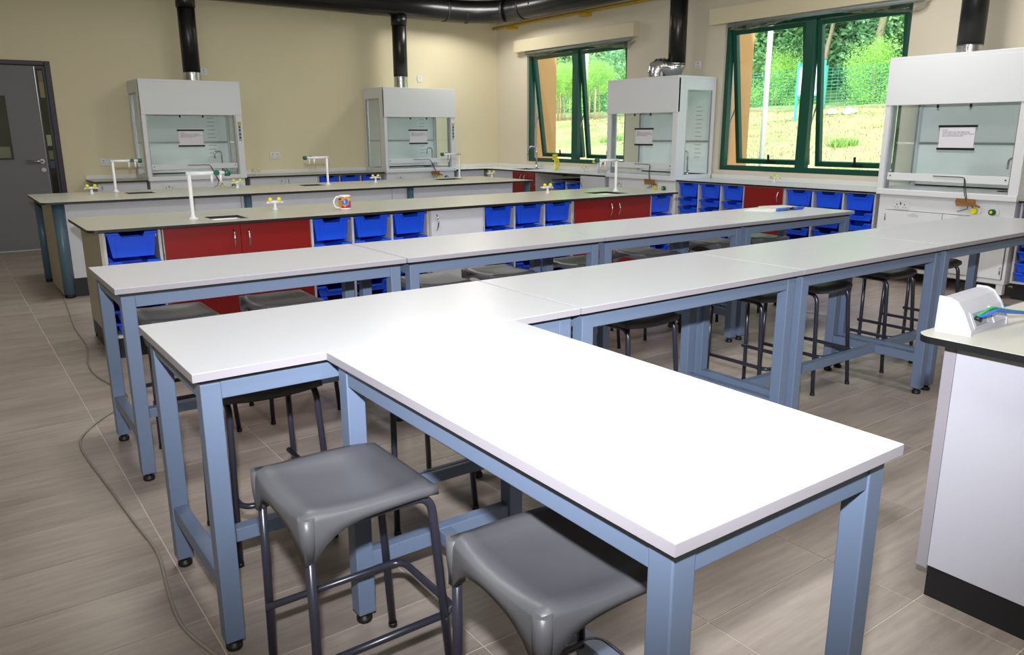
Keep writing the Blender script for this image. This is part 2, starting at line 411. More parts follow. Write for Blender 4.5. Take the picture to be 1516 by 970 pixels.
t = thing('gas_pipe', 'thin yellow gas pipe running along the window wall below the duct', 'pipe', (XW-.08, 6, 2.94))
B().tube([(0, 2.93, -.005), (0, -9.4, .02)], .024, 10).obj('pipe', 'yellow', t)
for y in (8.45, 6.75, 4.95): B().box(-.035, .08, y-6-.07, y-6+.07, -.06, -.02, .004).obj('bracket', 'yellow', t)

# pelmets over the windows
for y0, y1, lb in ((5.76, 8.35, 'cream boxed blind cassette with plastic wrap above the farther window'), (1.99, 4.53, 'cream boxed blind cassette with plastic wrap above the nearer window')):
    t = thing('blind_cassette', lb, 'blind', (XW, y0, 2.53), 0, 'blind cassettes')
    B().box(-.105, 0, 0, y1-y0, 0, .175, .004).obj('cassette_box', 'pelmet', t)
    rb = B().tube([(-.05, .09, -.015), (-.05, y1-y0-.24, -.015)], .028, 12).obj('blind_roll', mat('blind_fabric', '#8d9693', .8), t)
    rnd = random.Random(3); L = y1-y0-.3; nx = 46; f = B(); rows = []
    for q in range(5):
        row = []
        for i in range(nx+1):
            u = i/nx; sag = (.035+.03*math.sin(u*9)+.02*rnd.random())*(1+.9*math.exp(-((u-.05)/.08)**2))
            row.append(f.bm.verts.new((-.09+.025*q+rnd.uniform(-.006, .006), .05+L*u, -.012-sag*math.sin(math.pi*(q+.3)/4.6))))
        rows.append(row)
    for a, c in zip(rows, rows[1:]):
        for i in range(nx): f.bm.faces.new((a[i], a[i+1], c[i+1], c[i]))
    f.obj('plastic_wrap', 'film', t)

# wall sockets
def wall_plate(name, label, loc, rz, w=.085, h=.085, twin=False):
    t = thing(name, label, 'socket', loc, rz, 'wall sockets')
    B().box(-w/2, w/2, -.012, 0, -h/2, h/2, .003).obj('plate', 'white_plastic', t)
    b = B()
    for cx in ((-.036, .036) if twin else (0,)):
        b.box(cx-.004, cx+.004, -.0135, -.012, .008, .022); b.box(cx-.016, cx-.008, -.0135, -.012, -.022, -.016); b.box(cx+.008, cx+.016, -.0135, -.012, -.022, -.016)
    b.obj('pin_holes', 'black', t)
    return t
wall_plate('wall_socket', 'white double wall socket on the cream wall beside the door', (1.283, YW, 1.005), 0, .146, .086, True)
wall_plate('wall_socket', 'white double wall socket on the cream wall between the two back fume cupboards', (3.384, YW, 1.047), 0, .146, .086, True)
wall_plate('wall_switch', 'small white switch plate beside the leftmost exhaust pipe', (2.533, YW, 2.112), 0)
wall_plate('wall_switch', 'small white switch plate right of the second exhaust pipe, near the corner', (5.693, YW, 2.133), 0)
wall_plate('wall_switch', 'small white switch plate on the window wall left of the nearer window', (XW, 4.747, 2.118), -math.pi/2)

# ------------------------------------------------------------------ fume cupboards
HW, HD = 1.166, .640
def text_obj(name, body, size, parent, loc, rot, m='ink', align='LEFT'):
    c = bpy.data.curves.new(name, 'FONT'); c.body = body; c.size = size; c.extrude = .0002; c.align_x = align; c.resolution_u = 2
    c.materials.append(M[m]); tmp = bpy.data.objects.new(name, c); COL.objects.link(tmp)
    me = bpy.data.meshes.new_from_object(tmp.evaluated_get(bpy.context.evaluated_depsgraph_get())); bpy.data.objects.remove(tmp)
    me.name = name; me.materials.clear(); me.materials.append(M[m])
    o = bpy.data.objects.new(name, me); COL.objects.link(o); o.parent = parent; o.location = loc; o.rotation_euler = rot; o['kind'] = 'stuff'
    return o
def fume_cupboard(label, loc, rz, controls):
    t = thing('fume_cupboard', label, 'fume cupboard', loc, rz, 'fume cupboards')
    b = B(); b.box(.02, 1.15, .03, .62, .115, .79, .004)
    base = b.obj('base_cabinet', 'white_metal', t)
    B().box(.084, 1.128, .0285, .03, .154, .656).obj('door_gap_shade', 'black', base)  # black sheet drawing the shadow line around the doors
    for s0, s1, hx in ((.088, .598, .10), (.603, 1.124, 1.112)):
        d = B().box(s0, s1, .014, .0285, .158, .652, .002).obj('door', 'white_metal', t)
        hg = B(); hg.tube([(hx, .012, .20), (hx, .012, .26)], .006, 6); hg.tube([(hx, .012, .56), (hx, .012, .62)], .006, 6); hg.obj('hinge', 'alu', d)
        if s0 < .2:
            q = B()      # small faded print, too faint to read
            for z_, w2 in ((.634, .018), (.626, .042), (.618, .050), (.610, .046)): q.box(.35-w2, .35+w2, .0136, .014, z_-.002, z_+.002)
            q.obj('door_sticker', mat('faded_print', '#b4b6c6', .7), d)['kind'] = 'stuff'
    for s0 in (.03, 1.09):
        for y0 in (.04, .56):
            lg = B().box(s0, s0+.05, y0, y0+.05, .03, .115).obj('leg', 'white_metal', t)
            fb_ = B(); fb_.lathe([(.022, 0), (.022, .008), (.010, .012), (.010, .03)], s0+.025, y0+.025, 10); fb_.obj('levelling_foot', 'black', lg)
    sp = B().box(.155, .30, .018, .03, .664, .748, .003).obj('socket_plate', 'white_plastic', t)
    h = B()
    for cx in (.193, .262): h.box(cx-.004, cx+.004, .0165, .018, .70, .712); h.box(cx-.016, cx-.008, .0165, .018, .68, .686); h.box(cx+.008, cx+.016, .0165, .018, .68, .686)
    h.box(.223, .231, .013, .018, .705, .728); h.obj('socket_holes', 'black', sp)
    for s0, cm in ((.868, 'yellow_knob'), (1.008, 'green_cap')):
        v = B().tube([(s0, .03, .697), (s0, .016, .697)], .034, 18).obj('valve_plate', 'white_plastic', t)
        k = B(); k.tube([(s0-.012, .016, .697), (s0-.014, -.012, .699)], [.026, .024], 14); k.obj('valve_knob', cm, v)
        if cm == 'green_cap': B().tube([(s0-.014, -.012, .699), (s0-.015, -.016, .699)], .012, 12).obj('knob_cap', 'yellow_knob', v)
    B().box(0, HW, -.012, .62, .79, .84, .006).obj('work_surface', 'white_metal', t)
    b = B(); b.box(0, .045, 0, .10, .84, 1.935, .003); b.obj('front_post', 'white_metal', t)
    p2 = B().box(HW-.075, HW, 0, .10, .84, 1.935, .003).obj('front_post', 'white_metal', t)
    if controls:
        B().box(HW-.058, HW-.024, -.004, 0, 1.25, 1.46, .001).obj('control_panel', 'alu', p2)
        B().box(HW-.060, HW-.020, -.005, 0, 1.445, 1.48, .001).obj('warning_label', 'yellow', p2)
        k = B()
        for z in (1.28, 1.32, 1.37, 1.41): k.box(HW-.05, HW-.032, -.009, -.004, z, z+.02, .002)
        k.obj('push_buttons', 'tape', p2)
    for s0 in (.045, HW-.092): B().box(s0, s0+.017, .03, .085, .84, 1.56).obj('sash_guide', 'alu', t)
    for s0, s1 in ((0, .025), (HW-.025, HW)):
        b = B(); b.box(s0, s1, .10, .14, .84, 1.935); b.box(s0, s1, .57, HD-.012, .84, 1.935); b.box(s0, s1, .14, .57, 1.815, 1.935); b.box(s0, s1, .14, .57, .84, .855)
        fr = b.obj('side_frame', 'white_metal', t)
        e = B(); sx = s0+.003 if s0 == 0 else s1-.003
        e.box(sx-.005, sx+.005, .14, .152, .855, 1.815); e.box(sx-.005, sx+.005, .558, .57, .855, 1.815); e.box(sx-.005, sx+.005, .152, .558, 1.805, 1.815)
        e.obj('side_trim', 'alu', fr)
        B().box((s0+s1)/2-.003, (s0+s1)/2+.003, .14, .57, .855, 1.815).obj('side_glass', 'hglass', t)
    B().box(0, HW, -.006, HD-.012, 1.935, 1.962, .003).obj('roof', 'white_metal', t)
    B().box(0, HW, -.008, .03, 1.56, 1.935, .003).obj('fascia', 'white_metal', t)
    bp_ = B().box(.025, HW-.025, HD-.026, HD-.012, .84, 1.935).obj('back_panel', 'hood_back', t)
    B().box(.03, HW-.03, HD-.045, HD-.027, 1.222, 1.242).obj('baffle_bar', 'alu', bp_)
    B().box(.03, HW-.03, HD-.033, HD-.0265, .842, .856).obj('baffle_gap', 'black', bp_)
    sl_ = B()
    for k in range(13): sl_.box(.90, .985+.015*(k % 2), HD-.0275, HD-.0262, 1.04+.049*k, 1.048+.049*k)
    sl_.obj('baffle_slots', 'carcass', bp_)
    b = B(); b.box(.062, HW-.092, .040, .058, .917, .982, .003); sb = b.obj('sash_rail', 'white_metal', t)
    k = B(); k.tube([(.09, .04, .955), (.09, .034, .955)], .006, 8); k.tube([(HW-.12, .04, .955), (HW-.12, .034, .955)], .006, 8); k.obj('sash_screws', 'black', sb)
    B().box(.062, HW-.092, .046, .052, .982, 1.60).obj('sash_glass', 'hglass', t)
    for s0 in (.437, .703): B().box(s0-.009, s0+.009, .036, .046, 1.53, 1.558, .002).obj('sash_stop', 'black', t)
    # swan neck water outlet and drip cup inside
    b = B(); b.tube(round_path([(.99, .40, .84), (.99, .40, 1.12), (.90, .40, 1.12), (.90, .40, 1.03)], .042), .009, 10); b.lathe([(.022, .84), (.022, .85), (.014, .86), (.014, .90)], .99, .40, 12)
    b.tube([(.99, .40, .885), (1.04, .37, .90)], .007, 8); b.obj('swan_neck_tap', 'chrome', t)
    b = B(); b.lathe([(.05, .8405), (.055, .846), (.04, .8405)], .90, .40, 16); b.obj('drip_cup', 'sink_dark', t)
    # slack cord hooked along the sash rail and hanging to the valve
    b = B(); b.tube(smooth_path([(.47, .034, .966), (.60, .032, .966), (.70, .032, .965), (.735, .028, .955), (.76, .005, .90), (.79, -.024, .82), (.81, -.024, .77), (.855, -.016, .725)], 5), .0036, 6)
    b.tube(smooth_path([(.735, .026, .955), (.752, .0, .90), (.775, -.024, .83), (.80, -.03, .775), (.80, .008, .72)], 5), .0032, 6)
    b.tube([(.80, .008, .712), (.72, .006, .682)], .003, 6)
    b.obj('hanging_cord', 'tape', t)
    return t
hoods = [(( 1.606, YFH, 0), 0, True, 'white glass-fronted fume cupboard nearest the grey door, under the leftmost exhaust pipe'),
         ((4.745, YFH, 0), 0, True, 'white fume cupboard on the back wall nearest the room corner'),
         ((XF, 5.610, 0), -math.pi/2, False, 'white fume cupboard standing between the two green-framed windows'),
         ((XF, 2.001, 0), -math.pi/2, False, 'large white fume cupboard right of the nearer window, closest to the camera')]
for loc, rz, ctl, lb in hoods: fume_cupboard(lb, loc, rz, ctl)
NT = 'NOTE:\nCUPBOARD NOT BE OPERATED\nUNTIL READ ABOUT INSTRUCTIONS\nAND NEW MANDATORY'
for (loc, rz, ctl, lb), wh, ds in zip(hoods, ('leftmost fume cupboard', 'fume cupboard near the room corner', 'fume cupboard between the windows', 'fume cupboard right of the nearer window'), (-.075, -.06, -.02, 0)):
    off = Vector((ds+.62, .0455, 1.29)); off.rotate(Matrix.Rotation(rz, 3, 'Z'))
    t = thing('notice', 'white notice with black tape strips on the '+wh, 'notice', Vector(loc)+off, rz, 'notices on the fume cupboards')
    B().box(-.142, .142, -.0016, -.0004, -.095, .088).obj('sheet', 'paper', t)
    B().box(-.158, .158, -.0035, -.0016, .080, .099, .0006).obj('tape_strip', 'tape', t)
    B().box(-.155, .155, -.0035, -.0016, -.105, -.086, .0006).obj('tape_strip', 'tape', t)
    text_obj('printed_text', NT, .0155, t, (-.122, -.0022, .052), (math.pi/2, 0, 0))
for (loc, rz, ctl, lb), wh in zip(hoods[1:], ('second back', 'between-windows', 'nearest')):
    off = Vector((.80, -.012, .768)); off.rotate(Matrix.Rotation(rz, 3, 'Z'))
    b = B()
    pts = [(-.085, 0), (-.078, .03), (.062, .026), (.068, -.012), (.115, -.028), (.11, -.038), (.05, -.03), (-.07, -.035)]
    b.prism([(x, z) for x, z in pts], -.010, .0, 'y'); 
    for v in b.bm.verts: v.co.y += .012*math.sin(v.co.x*30)-.012
    o = b.obj('card_scrap', 'card'); o.location = Vector(loc)+off; o.rotation_euler = (0, 0, rz)
    tag(o, {'second back': 'brown card scrap hanging on the cord of the fume cupboard near the corner', 'between-windows': 'brown card scrap hanging on the cord of the fume cupboard between windows', 'nearest': 'torn brown card hanging on the cord of the nearest fume cupboard'}[wh], 'card', 'card scraps on the cords')

# ------------------------------------------------------------------ worktops
def slab_with_holes(name, x0, x1, y0, y1, z0, z1, holes, m, parent):
    xs = sorted({x0, x1, *[h[0] for h in holes], *[h[1] for h in holes]}); ys_ = sorted({y0, y1, *[h[2] for h in holes], *[h[3] for h in holes]})
    b = B(); V = {}
    def v(i, j, k):
        if (i, j, k) not in V: V[(i, j, k)] = b.bm.verts.new((xs[i], ys_[j], (z0, z1)[k]))
        return V[(i, j, k)]
    def solid(i, j):
        if not (0 <= i < len(xs)-1 and 0 <= j < len(ys_)-1): return False
        cx, cy = (xs[i]+xs[i+1])/2, (ys_[j]+ys_[j+1])/2
        return not any(h[0] < cx < h[1] and h[2] < cy < h[3] for h in holes)
    for i in range(len(xs)-1):
        for j in range(len(ys_)-1):
            if not solid(i, j): continue
            b.bm.faces.new((v(i, j, 1), v(i+1, j, 1), v(i+1, j+1, 1), v(i, j+1, 1)))
            b.bm.faces.new((v(i, j, 0), v(i, j+1, 0), v(i+1, j+1, 0), v(i+1, j, 0)))
            if not solid(i-1, j): b.bm.faces.new((v(i, j, 0), v(i, j, 1), v(i, j+1, 1), v(i, j+1, 0)))
            if not solid(i+1, j): b.bm.faces.new((v(i+1, j, 0), v(i+1, j+1, 0), v(i+1, j+1, 1), v(i+1, j, 1)))
            if not solid(i, j-1): b.bm.faces.new((v(i, j, 0), v(i+1, j, 0), v(i+1, j, 1), v(i, j, 1)))
            if not solid(i, j+1): b.bm.faces.new((v(i, j+1, 0), v(i, j+1, 1), v(i+1, j+1, 1), v(i+1, j+1, 0)))
    # rounded outer vertical corners
    co = {(x0, y0), (x1, y0), (x0, y1), (x1, y1)}
    ed = [e for e in b.bm.edges if abs(e.verts[0].co.z-e.verts[1].co.z) > 1e-5 and any(abs(e.verts[0].co.x-c[0]) < 1e-5 and abs(e.verts[0].co.y-c[1]) < 1e-5 for c in co)]
    return b, ed
def worktop(name, label, x0, x1, y0, y1, holes=(), top='bench', round_=True, basin='sink'):
    t = thing(name, label, 'worktop', (x0, y0, BH))
    H = [(h[0]-x0, h[1]-x0, h[2]-y0, h[3]-y0) for h in holes]
    for nm, z0, z1, m in (('edge_core', -.018, -.0015, 'core'), ('top_surface', -.0015, 0, top)):
        b, ed = slab_with_holes(nm, 0, x1-x0, 0, y1-y0, z0, z1, H, m, t)
        if round_: bmesh.ops.bevel(b.bm, geom=ed, offset=.05, segments=5, affect='EDGES', profile=.5)
        b.obj(nm, m, t)
    for h in H:
        b = B(); a, c, d, e = h; g = .001
        b.box(a-.012, a+g, d-.012, e+.012, -.14, -.0185); b.box(c-g, c+.012, d-.012, e+.012, -.14, -.0185); b.box(a, c, d-.012, d+g, -.14, -.0185); b.box(a, c, e-g, e+.012, -.14, -.0185); b.box(a, c, d, e, -.14, -.128)
        b.obj('sink_basin', basin, t)
    return t
B3 = dict(x0=.226, x1=5.125, y0=3.129, y1=3.992)
B4 = dict(x0=.216, x1=5.182, y0=5.416, y1=6.565)
holes3 = [(.965, 1.185, 3.26, 3.53), (4.33, 4.63, 3.29, 3.60)]
holes4 = [(.97, 1.21, 6.02, 6.27), (2.67, 2.90, 6.08, 6.33), (4.34, 4.68, 6.12, 6.37)]
w3 = worktop('worktop', 'long beige worktop with black edge over red doors and blue trays', **B3, holes=holes3)
w4 = worktop('worktop', 'long beige worktop on plain white panels, in front of the back fume cupboards', **B4, holes=holes4, basin='sink_dark')
def bench_leg(par, x, y, r=.032):
    lg = B().tube([(x, y, .03-BH), (x, y, -.018)], r, 18).obj('leg', 'blue_dark', par)
    B().lathe([(r*.9, -BH), (r*.9, .03-BH)], x, y, 18).obj('leg_foot', 'black', lg)
for x, y in ((.10, .83), (4.83, .83)): bench_leg(w3, x, y)
bench_leg(w4, .125, .112, .045)
for x, y in ((.075, 1.09), (1.665, .075), (3.37, .075), (4.93, .10), (4.93, 1.06)): bench_leg(w4, x, y, .035)
def upstand(par, x0, x1, y0, y1): B().box(x0, x1, y0, y1, 0, .052, .003).obj('upstand', 'bench_brightened', par)
wa = worktop('worktop', 'short beige wall worktop left of the leftmost fume cupboard', 1.03, 1.600, 8.335, YW, top='bench', round_=False); upstand(wa, 0, .57, YW-8.335-.018, YW-8.335)
wb = worktop('worktop', 'beige wall worktop between the two back fume cupboards', 2.778, 4.739, 8.335, YW, round_=False); upstand(wb, 0, 1.961, YW-8.335-.018, YW-8.335)
# L-shaped piece round the corner
t = thing('worktop', 'white L-shaped corner worktop with sink under the farther window', 'worktop', (5.917, 8.335, BH))
L = [(0, 0), (.585, 0), (.585, 5.617-8.335), (XW-5.917, 5.617-8.335), (XW-5.917, YW-8.335), (0, YW-8.335)]
hl = (6.72, 7.02, 7.62, 8.02)   # sink hole
def l_layer(nm, z0, z1, m):
    b, _ = slab_with_holes(nm, .585, XW-5.917, 5.617-8.335, YW-8.335, z0, z1, [(hl[0]-5.917, hl[1]-5.917, hl[2]-8.335, hl[3]-8.335)], m, t)
    b.box(0, .5849, 0, YW-8.335, z0, z1); b.obj(nm, m, t)
l_layer('edge_core', -.018, -.0015, 'core'); l_layer('top_surface', -.0015, 0, 'bench_brightened')
B().box(hl[0]-5.917-.01, hl[1]-5.917+.01, hl[2]-8.335-.01, hl[3]-8.335+.01, -.20, -.19).obj('sink_basin', 'sink_dark', t)
b = B(); b.box(0, XW-5.917-.018, YW-8.335-.018, YW-8.335, 0, .052, .003); b.box(XW-5.917-.018, XW-5.917, 5.617-8.335, YW-8.335, 0, .052, .003); b.obj('upstand', 'bench_brightened', t)
wd = worktop('worktop', 'white worktop under the nearer window over trays and one red door', 6.494, XW, 2.010, 4.438, top='bench_brightened', round_=False); upstand(wd, XW-6.494-.018, XW-6.494, 0, 2.428)
we = worktop('worktop', 'white worktop right of the nearest fume cupboard, mostly out of frame', 6.494, XW, -1.4, .829, top='bench_brightened', round_=False); upstand(we, XW-6.494-.018, XW-6.494, 0, 2.229)

# ------------------------------------------------------------------ cabinets, trays
def tray_mesh(h):
    b = B(); w0, w1, n = .105, .124, .028
    P = [(-w0, 0), (w0, 0), (w1, h), (.066, h), (.054, h-n), (-.054, h-n), (-.066, h), (-w1, h)]
    b.prism(P, 0, .004, 'y')                                            # front wall with hand notch
    b.prism([(-w0, 0), (w0, 0), (w1, h), (-w1, h)], .416, .42, 'y')     # back wall
    for s in (-1, 1):
        b.prism([(s*w0, 0), (s*(w0-.004), 0), (s*(w1-.004), h), (s*w1, h)], .004, .416, 'y')
        b.box(min(s*w1, s*(w1+.012)), max(s*w1, s*(w1+.012)), -.012, .42, h-.012, h-.004)     # side rim
        b.prism([(s*.078, .004), (s*.083, .004), (s*.086, h-.02), (s*.081, h-.02)], -.004, 0, 'y')  # moulded ribs
        b.box(min(s*.066, s*(w1+.008)), max(s*.066, s*(w1+.008)), -.014, 0, h-.014, h, .002)      # front lip
        b.prism([(s*.066, h), (s*.066, h-.014), (s*.058, h-n-.012), (s*.048, h-n-.012), (s*.054, h-n), ], -.014, 0, 'y')
    b.box(-.05, .05, -.014, 0, h-n-.012, h-n)
    b.box(-w0, w0, .004, .416, 0, .004)
    return b.mesh('storage_tray', 'tray')
DEEP, SHAL = tray_mesh(.148), tray_mesh(.072)
ORD = ['top', 'second', 'third', 'fourth', 'fifth', 'lowest']
def fill_column(cx, z_top, base, rz, place, zs, cw=.304):
    """zs: heights of the tray floors below the top; base: world function (s, depth, z)"""
    for k, (z, deep) in enumerate(zs):
        o = bpy.data.objects.new('deep_tray' if deep else 'shallow_tray', DEEP if deep else SHAL); COL.objects.link(o)
        o.location = base(cx, .012, z); o.rotation_euler = (0, 0, rz); o.scale.x = (cw-.024)/.272
        tag(o, ('deep blue storage tray topping ' if k == 0 else 'shallow blue tray, %s down, in ' % ('second', 'third', 'fourth', 'fifth', 'sixth')[k-1])+place, 'tray', 'blue storage trays')
ZS = [(.624, True), (.528, False), (.432, False), (.330, False), (.234, False), (.158, False)]
def unit(kind, label, s0, s1, base_loc, rz, cols=None, doors=None, depth=.55, group=None, plinth=True, side_m='carcass', zs=ZS, handles=True, dm='red', cat='cabinet'):
    """one cabinet: s runs along the front, depth goes into the cabinet; origin at base_loc"""
    t = thing(kind, label, cat, base_loc, rz, group)
    w_ = s1-s0; tk = .016; zt = BH-.0185; zb = .14
    b = B(); b.box(s0, s0+tk, 0, depth, zb, zt); b.box(s1-tk, s1, 0, depth, zb, zt); b.box(s0+tk, s1-tk, 0, depth, zb, zb+tk); b.box(s0+tk, s1-tk, depth-.012, depth, zb+tk, zt); b.box(s0+tk, s1-tk, 0, .08, zt-tk+.008, zt)
    b.obj('carcass', 'carcass', t)
    if plinth: B().box(s0, s1, .07, .088, 0, zb).obj('plinth', 'plinth', t)
    if cols:
        cw = w_/cols; sc = (cw-.024)/.272*.1255
        for k in range(cols):
            if k: B().box(s0+k*cw-.008, s0+k*cw+.008, 0, depth-.012, zb+tk, zt-tk).obj('divider', 'carcass', t)
            for z, deep in zs:
                zz = z+(.148 if deep else .072)-.014
                for sd in (0, 1):
                    xx = s0+k*cw+(.008 if (k or sd) else tk) if not sd else s0+(k+1)*cw-(.008 if k < cols-1 else tk)
                    xa, xb = (xx, s0+k*cw+cw/2-sc) if not sd else (s0+k*cw+cw/2+sc, xx)
                    if xb-xa > .001: B().box(xa, xb, .05, depth-.02, zz-.026, zz).obj('tray_runner', 'wood', t)
    if doors:
        dw = (w_-.008)/doors
        for k in range(doors):
            a = s0+.004+k*dw+.0015; c = s0+.004+(k+1)*dw-.0015
            d = B().box(a, c, -.017, -.001, zb+.004, zt-.004, .0015).obj('door', dm, t)
            hx = (c-.045) if (k == 0 and doors == 2) or handles == 'r' else (a+.045)
            b = B(); b.tube(smooth_path([(hx, -.018, .63), (hx, -.036, .655), (hx, -.044, .69), (hx, -.036, .725), (hx, -.018, .75)], 4), [.0035+.0035*math.sin(math.pi*i/16) for i in range(17)], 8)
            b.obj('bow_handle', 'chrome', d)
            hgx = s0+.004 if (k == 0 and doors == 2) or handles == 'r' else s1-.004
            B().box(hgx-.006, hgx+.006, -.012, -.0005, .60, .63).obj('hinge', 'alu', d)
    return t
def base_fn(loc, rz):
    m = Matrix.Translation(loc) @ Matrix.Rotation(rz, 4, 'Z')
    return lambda s, d, z: m @ Vector((s, d, z))
# front bench
f3 = base_fn((0, 3.2, 0), 0); L3 = (0, 3.2, 0)
unit('tray_unit', 'narrow single-column tray unit at the left end of the red-doored bench', .305, .625, L3, 0, 1)
unit('red_cupboard', 'wide two-door red cupboard at the left of the bench', .633, 1.565, L3, 0, doors=2)
unit('tray_unit', 'three-column tray unit under the colourful mug', 1.572, 2.488, L3, 0, 3)
unit('white_cupboard', 'white single-door cupboard in the middle of the red-doored bench', 2.494, 2.966, L3, 0, doors=1, dm='panel')
unit('tray_unit', 'three-column tray unit right of the bench\'s white cupboard door', 2.972, 3.884, L3, 0, 3)
unit('red_cupboard', 'wide two-door red cupboard at the right of the bench', 3.890, 4.800, L3, 0, doors=2)
unit('tray_unit', 'narrow single-column tray unit at the right end of the red-doored bench', 4.806, 5.112, L3, 0, 1)
o = B().box(.289, .3045, 3.2, 3.93, .14, BH-.0185).obj('end_panel', 'carcass_shaded'); tag(o, 'end panel in shaded warm grey closing the left end of the red-doored bench', 'panel')
pl = B().box(.3, .3045, 3.27, 3.9, 0, .1395).obj('plinth', 'plinth', o)
cols3 = [(.465, 'the bench\'s left end column')]
for k, s in enumerate((1.572, )):
    cw = (2.488-1.572)/3
    for q, pn in enumerate(('left', 'middle', 'right')): cols3.append((1.572+cw*(q+.5), 'the %s column under the mug' % pn))
cw = (3.884-2.972)/3
for q, pn in enumerate(('left', 'middle', 'right')): cols3.append((2.972+cw*(q+.5), 'the bench\'s %s column past its white door' % pn))
cols3.append((4.959, 'the bench\'s right end column'))
for s, pn in cols3: fill_column(s, 0, f3, 0, pn, ZS, .32 if s < 1 else .304)
# second bench: plain panels towards the camera
t = thing('bench_cabinet', 'plain white panelled back of the second bench on a black plinth', 'cabinet', (.30, 5.52, 0))
B().box(.02, 4.63, .02, .80, .16, BH-.0185).obj('carcass', 'carcass', t)
for a, c in ((.088, 1.525), (1.53, 3.085), (3.09, 4.63)): B().box(a, c, 0, .019, .16, BH-.0185, .002).obj('panel', 'panel', t)
B().box(.0, .0195, .06, .82, .02, BH-.0185).obj('end_panel', 'carcass_shaded', t)
B().box(.03, 4.60, .02, .75, 0, .1595).obj('plinth', 'plinth', t)
# back wall units
fbk = base_fn((0, 8.385, 0), 0)
unit('white_cupboard', 'small white cupboard under the short worktop beside the door', 1.06, 1.60, (0, 8.385, 0), 0, doors=1, dm='panel', depth=.5)
unit('white_cupboard', 'white two-door cupboard under the wall worktop between back fume cupboards', 2.83, 3.75, (0, 8.385, 0), 0, doors=2, dm='panel', depth=.5)
unit('tray_unit', 'three-column tray unit on the back wall left of the second fume cupboard', 3.756, 4.70, (0, 8.385, 0), 0, 3, depth=.5)
ZSB = [(.624, True)]
cw = (4.70-3.756)/3
for q, pn in enumerate(('left', 'middle', 'right')): fill_column(3.756+cw*(q+.5), 0, fbk, 0, 'the %s column on the back wall' % pn, ZSB+[(.528, False)], cw)
unit('white_cupboard', 'small white cupboard at the room corner beside the back fume cupboard', 5.97, 6.46, (0, 8.385, 0), 0, doors=1, dm='panel', depth=.5)
# window wall units, s runs towards the camera
fwn = base_fn((XF+.04, 0, 0), -math.pi/2); LW = (XF+.04, 0, 0); RW = -math.pi/2
o = B().box(XF+.04, XF+.056, 7.68, 8.36, .14, BH-.0185).obj('filler_panel', 'panel'); tag(o, 'pale filler panel closing the room corner beside the red cupboard', 'panel')
unit('red_cupboard', 'red two-door cupboard under the sink at the farther window', -7.675, -7.13, LW, RW, doors=2, depth=.5)
unit('white_cupboard', 'white cupboard under the farther window beside the fume cupboard', -6.14, -5.655, LW, RW, doors=1, dm='panel', depth=.5)
unit('tray_unit', 'three-column tray unit under the nearer window, left of the red door', -4.432, -3.486, LW, RW, 3, depth=.5)
unit('red_cupboard', 'single-door red cupboard under the middle of the nearer window', -3.480, -3.0, LW, RW, doors=1, depth=.5, handles='r')
unit('tray_unit', 'three-column tray unit under the nearer window, right of the red door', -2.994, -2.02, LW, RW, 3, depth=.5)
unit('tray_unit', 'grey-sided tray unit right of the nearest fume cupboard', -.815, .13, LW, RW, 3, depth=.5)
for s0, s1, pn in ((-4.432, -3.486, 'left of the window\'s red door'), (-2.994, -2.02, 'right of the window\'s red door'), (-.815, .13, 'right of nearest fume cupboard')):
    cw = (s1-s0)/3
    for q, cn in enumerate(('left', 'middle', 'right')):
        if s0 > -1 and q: continue
        fill_column(s0+cw*(q+.5), 0, fwn, RW, 'the %s column %s' % (cn, pn) if s0 < -1 else 'the column '+pn, ZS, cw)
t = thing('tray_trolley', 'low dark-topped trolley of blue trays in the knee space under the window', 'trolley', (XF+.12, 6.55, 0))
B().box(0, .48, -.32, .32, .68, .70, .003).obj('top_board', mat('dark_board', '#4a474c', .5), t)
for sy in (-.32, .0, .32): B().box(.0, .46, sy-.008, sy+.008, .08, .68).obj('upright', 'carcass', t)
B().box(0, .46, -.32, .32, .06, .08).obj('base_board', 'carcass', t)
for sx in (.04, .42):
    for sy in (-.28, .28):
        B().tube([(sx, sy-.012, .03), (sx, sy+.012, .03)], .03, 12).obj('castor', 'black', t)
for k, sy in enumerate((.16, -.16)):
    for q, z in enumerate((.58, .48, .38)):
        o = bpy.data.objects.new('shallow_tray', SHAL); COL.objects.link(o); o.location = (XF+.115, 6.55+sy, z); o.rotation_euler = (0, 0, RW)
        tag(o, '%s blue tray in the %s column of the dark-topped trolley' % (('top', 'middle', 'lowest')[q], ('left', 'right')[k]), 'tray', 'blue storage trays')

